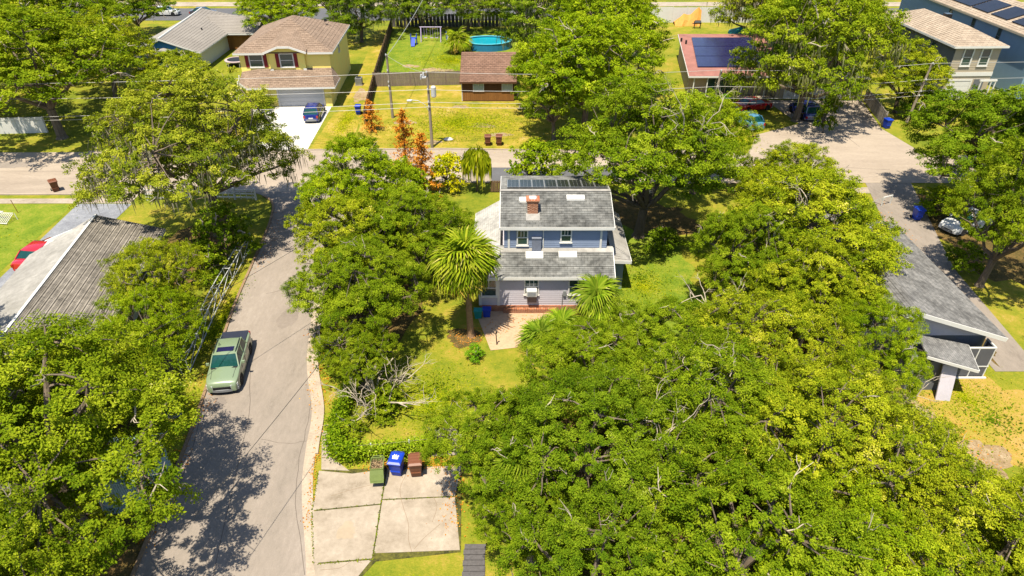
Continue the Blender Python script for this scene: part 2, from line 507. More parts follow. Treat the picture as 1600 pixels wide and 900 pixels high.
main_s = [(-160, 57.2), (-60, 58.2), (-39.6, 58.3), (-21, 58.7), (-5, 60.8), (36, 60.7), (160, 60)]
main_n = [(160, 67.3), (40, 67.6), (24.5, 68.0), (-7, 69.2), (-45, 68.4), (-160, 67)]
sheet('main_road', main_s + main_n, 0.030, M['main'])
left_e = smooth_line([(-25.5, 59.2), (-22.2, 57.0), (-21.0, 53.0), (-20.3, 46.0), (-19.75, 40.0), (-18.9, 34.0), (-17.95, 27.3), (-17.1, 18.6), (-16.0, 8.0), (-14.5, -8.0)])
right_e = smooth_line([(-10.8, 60.2), (-13.8, 57.0), (-14.3, 53.0), (-14.2, 46.0), (-13.6, 40.0), (-12.6, 34.0), (-11.15, 29.4), (-10.75, 26.4), (-10.2, 23.4), (-8.75, 18.6), (-6.2, 9.0), (-3.0, -8.0)])
sheet('side_road', left_e + right_e[::-1], 0.026, M['road'])
# gutter strip and kerbs
sheet('gutter', right_e[6:] + along(right_e[6:], 0.55, False)[::-1], 0.034, M['kerb'])
def kerb(line, w, h, mat, left):
    o = along(line, w, left)
    mb = MB()
    for k in range(len(line) - 1):
        a, b, c, d = line[k], line[k + 1], o[k + 1], o[k]
        if not left:
            a, b, c, d = d, c, b, a
        mb.hexa([(*a, 0), (*b, 0), (*c, 0), (*d, 0), (*a, h), (*b, h), (*c, h), (*d, h)])
    mb.build('kerb', mat)['kind'] = 'structure'
kerb(left_e[4:], 0.18, 0.11, M['kerb_old'], False)
kerb(right_e[6:44], 0.16, 0.11, M['kerb'], True)
kerb([(-110, 57.75), (-39.8, 58.22)], 0.15, 0.11, M['kerb'], False)
kerb([(24.5, 60.72), (33.4, 60.70)], 0.15, 0.11, M['kerb'], False)
kerb([(-3.8, 60.82), (24.4, 60.73)], 0.16, 0.11, M['kerb'], False)
kerb([(-45, 68.42), (-30, 68.76)], 0.16, 0.11, M['kerb'], True)
kerb([(-22.2, 68.9), (-7, 69.22), (24.3, 68.02)], 0.16, 0.11, M['kerb'], True)
sheet('asphalt_patch', [(-2.0, 61.0), (10.5, 61.0), (10.4, 64.3), (-2.0, 64.35)], 0.036, M['patch'])
sheet('sidewalk', [(-110, 55.9), (-38.9, 56.3), (-38.9, 57.3), (-110, 56.9)], 0.020, M['conc'])
sheet('sidewalk', [(23.5, 58.6), (34.0, 58.4), (34.4, 59.7), (23.5, 59.8)], 0.020, M['conc'])
sheet('driveway_apron', [(-38.9, 56.3), (-34.9, 56.3), (-34.9, 58.25), (-38.9, 58.2)], 0.024, M['conc'])
sheet('grey_driveway', [(-39.6, 56.2), (-34.7, 56.2), (-34.8, 35.0), (-38.4, 35.0)], 0.018, noise_mat("worn_grey_paving", [(0.35, (.17, .17, .19)), (0.5, (.26, .27, .30)), (0.65, (.40, .40, .42))], (0.6, 3, 12), (0.4, 0.3, 0.3), 0.9, 0.2, 0.15))
sheet('white_driveway', [(-29.2, 83.6), (-22.4, 83.6), (-21.9, 69.0), (-30.6, 68.8), (-29.6, 76)], 0.018, M['conc_white'])
sheet('front_path', [(-32.6, 80.2), (-29.3, 79.2), (-29.3, 81.8), (-32.4, 82.4)], 0.022, M['conc_white'])
sheet('wide_driveway', [(24.9, 67.95), (27.5, 73.5), (33.5, 77), (32.2, 85.5), (44.4, 85.5), (42.4, 75.5), (43.6, 67.5)], 0.020, M['main'])
sheet('shaded_driveway', [(34.2, 60.7), (38.6, 60.65), (34.3, 45), (33.2, 32.8), (30.3, 32.8), (30.6, 45)], 0.022, M['road'])
sheet('patio', [(-2.6, 39.3), (3.6, 39.3), (3.3, 37.9), (1.2, 37.0), (0.3, 35.2), (-1.4, 34.9), (-1.8, 36.4)], 0.022, M['patio'])
sheet('far_road', [(-200, 130.5), (200, 130.5), (200, 141), (-200, 141)], 0.03, M['patch'])
sheet('far_sidewalk', [(-200, 143), (200, 143), (200, 147), (-200, 147)], 0.03, M['conc'])
# lawns with their own look
sheet('green_lawn', [(-110, 40), (-39.3, 40), (-39.9, 56.1), (-110, 55.7)], 0.008, M['lawn'])
sheet('dry_lawn', [(-17.2, 69.6), (4.5, 69.3), (4.5, 92), (-18.5, 91.4)], 0.008, M['dry_lawn'])
sheet('side_lawn', [(-21.7, 69.3), (-17.4, 69.4), (-20.9, 123.5), (-23.2, 123.5), (-21.4, 90)], 0.006, M['dry_lawn'])
sheet('back_lawn', [(-18.7, 91.6), (0.6, 92.4), (0.6, 124), (-20.7, 124)], 0.007, M['lawn'])
sheet('yard_lawn', ragged(9.6, 43.5, 5.2, 7.4, 5, 60, .2), 0.008, M['lawn'])
sheet('verge_strip', [(-6.4, 19.95), (-2.2, 20.0), (-2.4, 12), (-8.0, 12), (-8.1, 17.6)], 0.010, M['ground'])
sheet('dirt_patch', ragged(23.0, 28.4, 1.6, 2.6, 3), 0.010, M['dirt'])
sheet('dirt_patch', ragged(24.8, 25.6, 1.9, 1.6, 8), 0.011, M['dirt'])
sheet('worn_lawn', ragged(27.5, 28.5, 5.6, 4.6, 11), 0.009, M['worn'])
sheet('leaf_litter', ragged(12, 24, 10.5, 9.5, 21, 60, .15), 0.006, M['litter'])
sheet('leaf_litter', ragged(11.5, 53.5, 5, 3, 33), 0.0075, M['litter'])
sheet('leaf_litter', ragged(-10.2, 44, 3.6, 8, 35), 0.0065, M['litter'])
sheet('leaf_litter', ragged(-3.2, 36.3, 1.3, .9, 37), 0.0095, M['litter'])
sheet('leaf_litter', ragged(-24, 20, 8, 10, 39), 0.0065, M['litter'])
sheet('leaf_litter', ragged(41, 50, 6, 9, 41), 0.0065, M['litter'])
sheet('leaf_litter', ragged(-27, 47, 4, 6, 43), 0.0065, M['litter'])
sheet('leaf_litter', ragged(30.7, 39, .8, 6, 47), 0.028, M['litter'])
sheet('dirt_patch', ragged(-19.6, 87.5, .9, 2.6, 50), 0.010, M['dirt'])
for k, (x, y, a, b) in enumerate(((-12.5, 77.5, 1.2, .8), (-4.0, 76.5, 2.0, .8), (-8.8, 71.2, 1.1, .6), (-10.8, 99.0, 2.2, 1.0), (-6.3, 83.0, 1.0, .6), (-14.8, 101, 1.2, .8), (-1.5, 73.5, 1.4, .6))):
    sheet('bare_sand', ragged(x, y, a, b, 60 + k), 0.012 + k * 0.0005, M['dirt'])

# the concrete pad where the bins stand: separate slabs with weedy joints
pad = thing('concrete_driveway', 'cracked pale concrete driveway slabs with weedy joints beside the curving road', 'driveway')
def slab(poly):
    MB().prism(poly, -0.02, 0.045).build('slab', M['conc'], pad)
jx = lambda y: -6.45 + (y - 18.6) * -0.030           # the long joint
rx = lambda y: (-8.1 if y > 24 else -9.85 + (23.9 - y) * 0.40 + 0.05)
slab([(-10.2, 24.75), (-9.95, 22.22), (jx(22.6) - .03, 22.62), (jx(25) - .03, 24.85), (-8.4, 24.55)])
slab([(-9.92, 22.14), (-9.15, 19.26), (jx(19.5) - .03, 19.5), (jx(22.5) - .03, 22.54)])
slab([(-9.13, 19.18), (-8.6, 17.75), (-7.35, 17.9), (jx(19.4) - .03, 19.42)])
slab([(jx(24.8) + .03, 24.9), (jx(22.9) + .03, 22.9), (-2.9, 23.1), (-2.7, 25.1)])
slab([(jx(22.8) + .03, 22.83), (jx(19.7) + .03, 19.78), (-2.45, 19.95), (-2.9, 23.03)])
slab([(-10.1, 24.85), (-10.72, 27.7), (-10.4, 27.6), (-9.75, 25.7), (-8.6, 24.75)])
MB().prism([(-10.05, 24.8), (-9.75, 21.9), (-8.4, 17.7), (-7.3, 17.8), (-6.3, 19.35), (-2.4, 19.85), (-2.68, 25.15)], -0.02, 0.028).build('joint_filling', M['joint'], pad)
CRACK = plain("crack_brown", (.30, .22, .15), 0.95, 0.1)  # brown line colour of the cracks
for pts in ([(-5.5, 24.7), (-5.75, 23.6), (-5.5, 22.6), (-5.05, 21.4), (-4.95, 20.6), (-4.7, 19.85)], [(-4.0, 23.08), (-3.75, 22.4), (-3.9, 21.5)], [(-4.6, 20.0), (-4.2, 20.6), (-3.5, 21.4)],
            [(-9.2, 23.1), (-8.2, 23.5), (-7.0, 23.9)], [(-8.75, 18.9), (-7.9, 19.0), (-7.4, 19.35), (-6.9, 19.25)]):
    q = smooth_line(pts, 4)
    a = along(q, 0.012, True); b = along(q, 0.012, False)
    ck = MB()
    for k in range(len(q) - 1):
        ck.face([(*b[k], .0455), (*b[k + 1], .0455), (*a[k + 1], .0455), (*a[k], .0455)])
    ck.build('crack', CRACK, pad)
# wear on the roads: patched strips, stains, sealed cracks
def crack_line(pts, w, z, mat=None, sub_=4):
    q = smooth_line(pts, sub_)
    rg = random.Random(int(pts[0][0] * 10))
    q = [(x + rg.uniform(-.05, .05), y + rg.uniform(-.05, .05)) for x, y in q]
    a = along(q, w, True); b = along(q, w, False)
    m = MB()
    for k in range(len(q) - 1):
        m.face([(*b[k], z), (*b[k + 1], z), (*a[k + 1], z), (*a[k], z)])
    m.build('road_crack', mat or CRACK)['kind'] = 'structure'
SEAM = plain("road_seam", (.17, .14, .12), .95, .1)
crack_line([(-16.6, 33.5), (-15.3, 29), (-14.4, 24), (-13.6, 19), (-12.6, 14)], .018, .0300, SEAM)
crack_line([(-18.3, 30.2), (-17.5, 26.2), (-16.7, 20)], .02, .0300, SEAM)
crack_line([(-12.2, 31.5), (-11.7, 28.4), (-11.45, 25.6), (-10.85, 22.6), (-9.4, 18.6)], .015, .0305, SEAM)
crack_line([(-18.0, 41.5), (-16.2, 42.3), (-14.0, 41.9)], .016, .0300, SEAM)
crack_line([(-13.9, 27.0), (-12.6, 26.7), (-11.4, 26.9)], .012, .0300, SEAM)
crack_line([(24, 64.6), (28, 63.9), (33, 64.3), (38, 63.8)], .022, .0345, SEAM)
crack_line([(-70, 63.4), (-60, 63.1), (-48, 63.5), (-40, 63.2)], .022, .0345, SEAM)
crack_line([(25, 62.1), (30, 61.9), (36, 62.1)], .018, .0345, SEAM)
crack_line([(33.5, 78), (36, 75.5), (39, 74.0), (42.8, 73.6)], .018, .0245, SEAM)
crack_line([(36.4, 84), (36.9, 78), (37.5, 70)], .02, .0248, SEAM)
OLD = noise_mat("patched_asphalt", vary((.27, .225, .19), .25), (.6, 5, 24), (.35, .3, .35), .9, .2, .1)
sheet('road_patch', ragged(-15.6, 38.6, .7, 1.3, 93, 30, .12), .0302, OLD)
sheet('oil_stain', ragged(-17.3, 30.0, .35, .5, 94, 24, .3), .0304, plain("oily_asphalt", (.25, .21, .18), .8, .3))
sheet('oil_stain', ragged(-8.0, 21.0, .5, .45, 95, 24, .3), .0462, plain("stained_concrete", (.44, .35, .25), .85, .2))
sheet('road_patch', ragged(-52, 65.0, 3.2, .8, 97, 30, .2), .0342, M['road'])
sheet('road_patch', ragged(30, 66.0, 3.0, .7, 98, 30, .2), .0342, M['road'])
# small pads
sheet('concrete_pad', [(-4.35, 27.9), (-2.8, 27.9), (-2.75, 25.9), (-4.3, 25.8)], 0.02, noise_mat("lichened_concrete", vary((.34, .28, .24), .25), (0.8, 6), (0.5, 0.5), 0.95))
bw = thing('plank_walkway', 'weathered grey plank walkway at the bottom edge beside the concrete driveway', 'walkway')
for k in range(14):
    y = 16.2 + k * 0.29
    MB().box(-2.25 + .02 * math.sin(k * 3), y, 0.05, -1.25 + .02 * math.sin(k * 5), y + 0.26, 0.10).build('plank', M['fence_dark'], bw)
MB().box(-2.1, 16.2, 0.0, -1.95, 20.2, 0.05).box(-1.55, 16.2, 0.0, -1.4, 20.2, 0.05).build('joist', M['fence_dark'], bw)
# ------------------------------------------------------------------ trees
def unit(rng, n):
    v = rng.normal(size=(n, 3))
    return v / np.linalg.norm(v, axis=1)[:, None]

def leaf_mesh(name, pos, nrm, size, tint, rng, aspect=0.55, mat=None):
    """diamond leaf sprays: 4 vertices, folded along the middle"""
    n = len(pos)
    a = np.cross(nrm, unit(rng, n)); a /= (np.linalg.norm(a, axis=1)[:, None] + 1e-9)
    b = np.cross(nrm, a)
    L = (size * 0.5)[:, None]; W = L * aspect
    fold = nrm * (L * 0.22)
    v = np.empty((n, 4, 3))
    v[:, 0] = pos - a * L; v[:, 1] = pos - b * W + fold; v[:, 2] = pos + a * L; v[:, 3] = pos + b * W + fold
    return tri_mesh(name, v.reshape(-1, 3), n, tint, mat)

def tri_mesh(name, verts, n, tint, mat):
    idx = np.arange(n)[:, None] * 4
    f = np.concatenate([idx + [0, 1, 2], idx + [0, 2, 3]], axis=1).reshape(-1, 3)
    me = bpy.data.meshes.new(name)
    me.vertices.add(len(verts)); me.vertices.foreach_set("co", verts.astype(np.float32).ravel())
    me.loops.add(f.size); me.loops.foreach_set("vertex_index", f.astype(np.int32).ravel())
    me.polygons.add(len(f))
    me.polygons.foreach_set("loop_start", np.arange(0, f.size, 3, dtype=np.int32))
    me.polygons.foreach_set("loop_total", np.full(len(f), 3, dtype=np.int32))
    me.update(calc_edges=True)
    at = me.attributes.new("tint", 'FLOAT', 'POINT')
    at.data.foreach_set("value", np.repeat(tint, 4).astype(np.float32))
    if mat:
        me.materials.append(mat)
    return me

def branch_pts(a, b, rng, bend, n=6):
    a = np.array(a); b = np.array(b)
    mid = (a + b) / 2 + rng.normal(size=3) * bend + np.array([0, 0, bend * 0.6])
    return [tuple((1 - t) ** 2 * a + 2 * t * (1 - t) * mid + t * t * b + rng.normal(size=3) * bend * 0.12 * (0 < t < 1)) for t in np.linspace(0, 1, n)]

def make_tree_meshes(key, seed, R, H, leaf, nl, cr, moss=0, dens=1.0, gap=0.0, deadtwigs=30, trunk_r=0.35, low=0.35, loose=0.0):
    """one kind of broadleaf tree at its own size: trunk with limbs, crown of leaf sprays, bare twigs, hanging moss"""
    rng = np.random.default_rng(seed)
    # lobes of the crown
    lobes = [(np.array([0, 0, H * .70]), np.array([R * .55, R * .55, H * .28]))]
    for k in range(nl):
        t = 2 * math.pi * (k + rng.uniform(-.3, .3)) / nl
        d = R * rng.uniform(.45, .66)
        z = H * rng.uniform(low + .13, .72)
        s = R * rng.uniform(.30, .46)
        lobes.append((np.array([d * math.cos(t), d * math.sin(t), z]), np.array([s, s, s * rng.uniform(.62, .85)])))
    # clump centres over the lobes
    C = []
    for c, r in lobes:
        area = 4 * math.pi * ((r[0] * r[1]) ** 1.6 / 3 + 2 * (r[0] * r[2]) ** 1.6 / 3) ** (1 / 1.6)
        n = int(area / (cr * cr) * 1.35)
        d = unit(rng, n)
        d = d[d[:, 2] > -0.55]
        p = c + d * r * rng.uniform(.72, 1.06, size=(len(d), 1))
        C.append(p)
    C = np.concatenate(C)
    rng.shuffle(C)
    keep = []
    for p in C:
        inside = False
        for c, r in lobes:
            if (((p - c) / r) ** 2).sum() < 0.42:
                inside = True
                break
        if inside or p[2] < H * .16 or rng.random() < gap:
            continue
        if keep and (np.linalg.norm(np.array(keep) - p, axis=1) < cr * .80).any():
            continue
        keep.append(p)
    K = np.array(keep)
    P, N, S, T = [], [], [], []
    cen = np.array([0, 0, H * .45])
    for p in K:
        r = cr * rng.uniform(.65, 1.2)
        out = p - cen; out /= np.linalg.norm(out)
        tone = rng.normal(0.46, 0.10)
        nt = max(5, int(9 * (r / cr) ** 2))
        tw = unit(rng, nt)
        tw[:, 2] = np.where(tw[:, 2] < -.3, -tw[:, 2] * .5, tw[:, 2])
        tc = p + tw * np.array([r, r, r * .62]) * rng.uniform(.45, 1.0, size=(nt, 1))
        m = max(6, int(dens * 2.6 * (r / leaf) ** 2 * 9.0 / nt * .62))
        for q, w in zip(tc, tw):
            tr = r * rng.uniform(.26, .48)
            o = unit(rng, m)
            pos = q + o * tr * (rng.random((m, 1)) ** .5) * np.array([1, 1, .6])
            nn = out * .45 + w * .35 + np.array([0, 0, .65]) + rng.normal(size=(m, 3)) * .55
            nn /= np.linalg.norm(nn, axis=1)[:, None]
            P.append(pos); N.append(nn)
            S.append(leaf * rng.uniform(.6, 1.25, m))
            T.append(np.clip(tone + rng.normal(0, .07) + rng.normal(0, .10, m), 0, 1))
    P = np.concatenate(P); N = np.concatenate(N); S = np.concatenate(S); T = np.concatenate(T)
    out = {'crown': leaf_mesh(key + "_crown", P, N, S, T, rng, .52, M['leaf'])}
    # trunk and limbs
    mb = MB()
    fork = np.array([rng.uniform(-.3, .3), rng.uniform(-.3, .3), H * rng.uniform(.20, .28)])
    mb.tube([(0, 0, -.1), (0.02, 0, .25), tuple(fork * .55), tuple(fork)], [trunk_r * 1.7, trunk_r * 1.15, trunk_r, trunk_r * .95], 9)
    limbs = []
    far = K[rng.permutation(len(K))]
    sel = []
    for p in far:
        if len(sel) >= 11:
            break
        if all(np.linalg.norm(p[:2] - q[:2]) > R * .42 for q in sel):
            sel.append(p)
    for p in sel:
        q = branch_pts(fork, p * [.92, .92, .95], rng, R * .09, 8)
        mb.tube(q, list(np.linspace(trunk_r * .62, trunk_r * .14, 8)), 6)
        limbs += [np.array(x) for x in q[2:]]
    LB = np.array(limbs)
    for p in K[rng.permutation(len(K))[:int(len(K) * .55)]]:
        j = np.argmin(np.linalg.norm(LB - p, axis=1))
        q = branch_pts(LB[j], p + rng.normal(size=3) * cr * .2, rng, cr * .25, 5)
        mb.tube(q, list(np.linspace(trunk_r * .18, trunk_r * .05, 5)), 4, cap=False)
    out['trunk'] = mb
    # bare pale twigs sticking through the leaves
    tb = MB()
    for p in K[rng.permutation(len(K))[:deadtwigs]]:
        o = p - cen; o /= np.linalg.norm(o)
        a = p - o * cr * .3
        d = o * .6 + rng.normal(size=3) * .6 + [0, 0, .3]; d /= np.linalg.norm(d)
        L = cr * rng.uniform(.9, 1.9)
        pts = [a]
        for k in range(4):
            d = d + rng.normal(size=3) * .45; d /= np.linalg.norm(d)
            pts.append(pts[-1] + d * L / 4)
        w = leaf * .22
        tb.tube([tuple(x) for x in pts], [w * 1.3, w * 1.15, w, w * .8, w * .5], 4, cap=False)
        for s in range(2):
            d2 = d + rng.normal(size=3) * .7; d2 /= np.linalg.norm(d2)
            st = pts[2 + s]
            tb.tube([tuple(st), tuple(st + d2 * L * .2), tuple(st + (d2 + rng.normal(size=3) * .3) * L * .4)], [w * .8, w * .65, w * .4], 3, cap=False)
    out['twigs'] = tb
    if moss:
        B = K[(K[:, 2] < H * .72) & (np.linalg.norm(K[:, :2], axis=1) > R * .3)]
        V, TT = [], []
        for p in B[rng.permutation(len(B))[:moss]]:
            tone = rng.uniform(.2, .8)
            for s in range(rng.integers(14, 26)):
                q = p + rng.normal(size=3) * [cr * .42, cr * .42, cr * .2]
                L = rng.uniform(.3, 1.3) * R / 8
                w = leaf * rng.uniform(.14, .30)
                t = rng.uniform(0, math.pi)
                a = np.array([math.cos(t), math.sin(t), 0]) * w
                sway = rng.normal(size=3) * .08
                V.append([q - a, q - a * .7 + [sway[0], sway[1], -L * .55], q + [sway[0] * 1.5, sway[1] * 1.5, -L], q + a])
                TT.append(np.clip(tone + rng.normal(0, .15), 0, 1))
        out['moss'] = tri_mesh(key + "_moss", np.array(V).reshape(-1, 3), len(V), np.array(TT), M['moss'])
    return out

TREES = {}
def tree_kind(key, *a, **k):
    d = make_tree_meshes(key, *a, **k)
    me = {'crown': d['crown']}
    for nm, mat in (('trunk', M['bark']), ('twigs', M['twig'])):
        o = d[nm].build(key + "_" + nm, mat)
        me[nm] = o.data
        bpy.data.objects.remove(o)
    if 'moss' in d:
        me['moss'] = d['moss']
    TREES[key] = me

tree_kind('near_a', 11, 6.0, 8.5, .112, 8, .80, dens=.85, deadtwigs=16)
tree_kind('near_b', 12, 6.0, 8.5, .112, 7, .85, dens=.85, deadtwigs=16)
tree_kind('near_c', 13, 5.2, 7.5, .11, 7, .75, dens=.85, gap=.05, deadtwigs=16)
tree_kind('fine_a', 14, 5.0, 7.0, .10, 8, .62, dens=.68, gap=.05, deadtwigs=8)
tree_kind('fine_b', 15, 4.5, 6.0, .10, 7, .60, dens=.68, deadtwigs=8)
tree_kind('mid_a', 21, 7.0, 11.5, .165, 8, 1.0, dens=.9, deadtwigs=16)
tree_kind('mid_b', 22, 7.0, 11.5, .165, 7, 1.0, dens=.9, deadtwigs=16, gap=.05)
tree_kind('mid_moss', 23, 8.0, 14.0, .17, 9, 1.05, moss=110, dens=.8, gap=.2, low=.22)
tree_kind('small_a', 24, 3.6, 6.5, .26, 6, .75, dens=.9, trunk_r=.2)
tree_kind('far_a', 31, 8.0, 13.0, .25, 8, 1.3, dens=.9)
tree_kind('far_b', 32, 8.0, 13.0, .25, 7, 1.25, dens=.9, gap=.06)
tree_kind('far_moss', 33, 8.5, 13.5, .26, 8, 1.3, moss=130, dens=.85, gap=.14, low=.2)
tree_kind('bush_a', 41, 2.0, 3.0, .20, 5, .5, dens=.9, deadtwigs=4, trunk_r=.08, low=.1)
tree_kind('bush_b', 42, 2.0, 3.0, .24, 6, .55, dens=.9, deadtwigs=0, trunk_r=.08, low=.1)

YEL = (1.26, 1.16, 1.2); MID = (.90, .97, 1.0); DEEP = (.72, .84, .95); OLIVE = (.92, .95, 1.0); LIME = (1.12, 1.18, .9)
def tree(kind, x, y, R, H, rz, tone, label, name='oak_tree', group=None, cat='tree'):
    me = TREES[kind]
    r0, h0 = {'near_a': (6, 8.5), 'near_b': (6, 8.5), 'near_c': (5.2, 7.5), 'fine_a': (5, 7), 'fine_b': (4.5, 6), 'mid_a': (7, 11.5), 'mid_b': (7, 11.5), 'mid_moss': (8, 14),
              'small_a': (3.6, 6.5), 'far_a': (8, 13), 'far_b': (8, 13), 'far_moss': (8.5, 13.5), 'bush_a': (2, 3), 'bush_b': (2, 3)}[kind]
    t = thing(name, label, cat, (x, y, 0), rz, group)
    t.scale = (R / r0, R / r0, H / h0)
    for nm, pn in (('trunk', 'trunk'), ('crown', 'crown'), ('twigs', 'dead_twigs'), ('moss', 'spanish_moss')):
        if nm not in me or not len(me[nm].polygons):
            continue
        o = bpy.data.objects.new(pn, me[nm]); COL.objects.link(o); o.parent = t
        if nm != 'trunk':
            o['kind'] = 'stuff'
        o.color = (*tone, 1)
    return t
GR_FAR = 'trees along the far edge of the back yards'
GR_R = 'trees of the wooded lot in front'
GR_L = 'oaks on the left of the curving road'
GR_C = 'trees between the road and the blue house'
GR_H = 'trees round the grey roofed house on the right'
GR_N = 'trees across the main street'
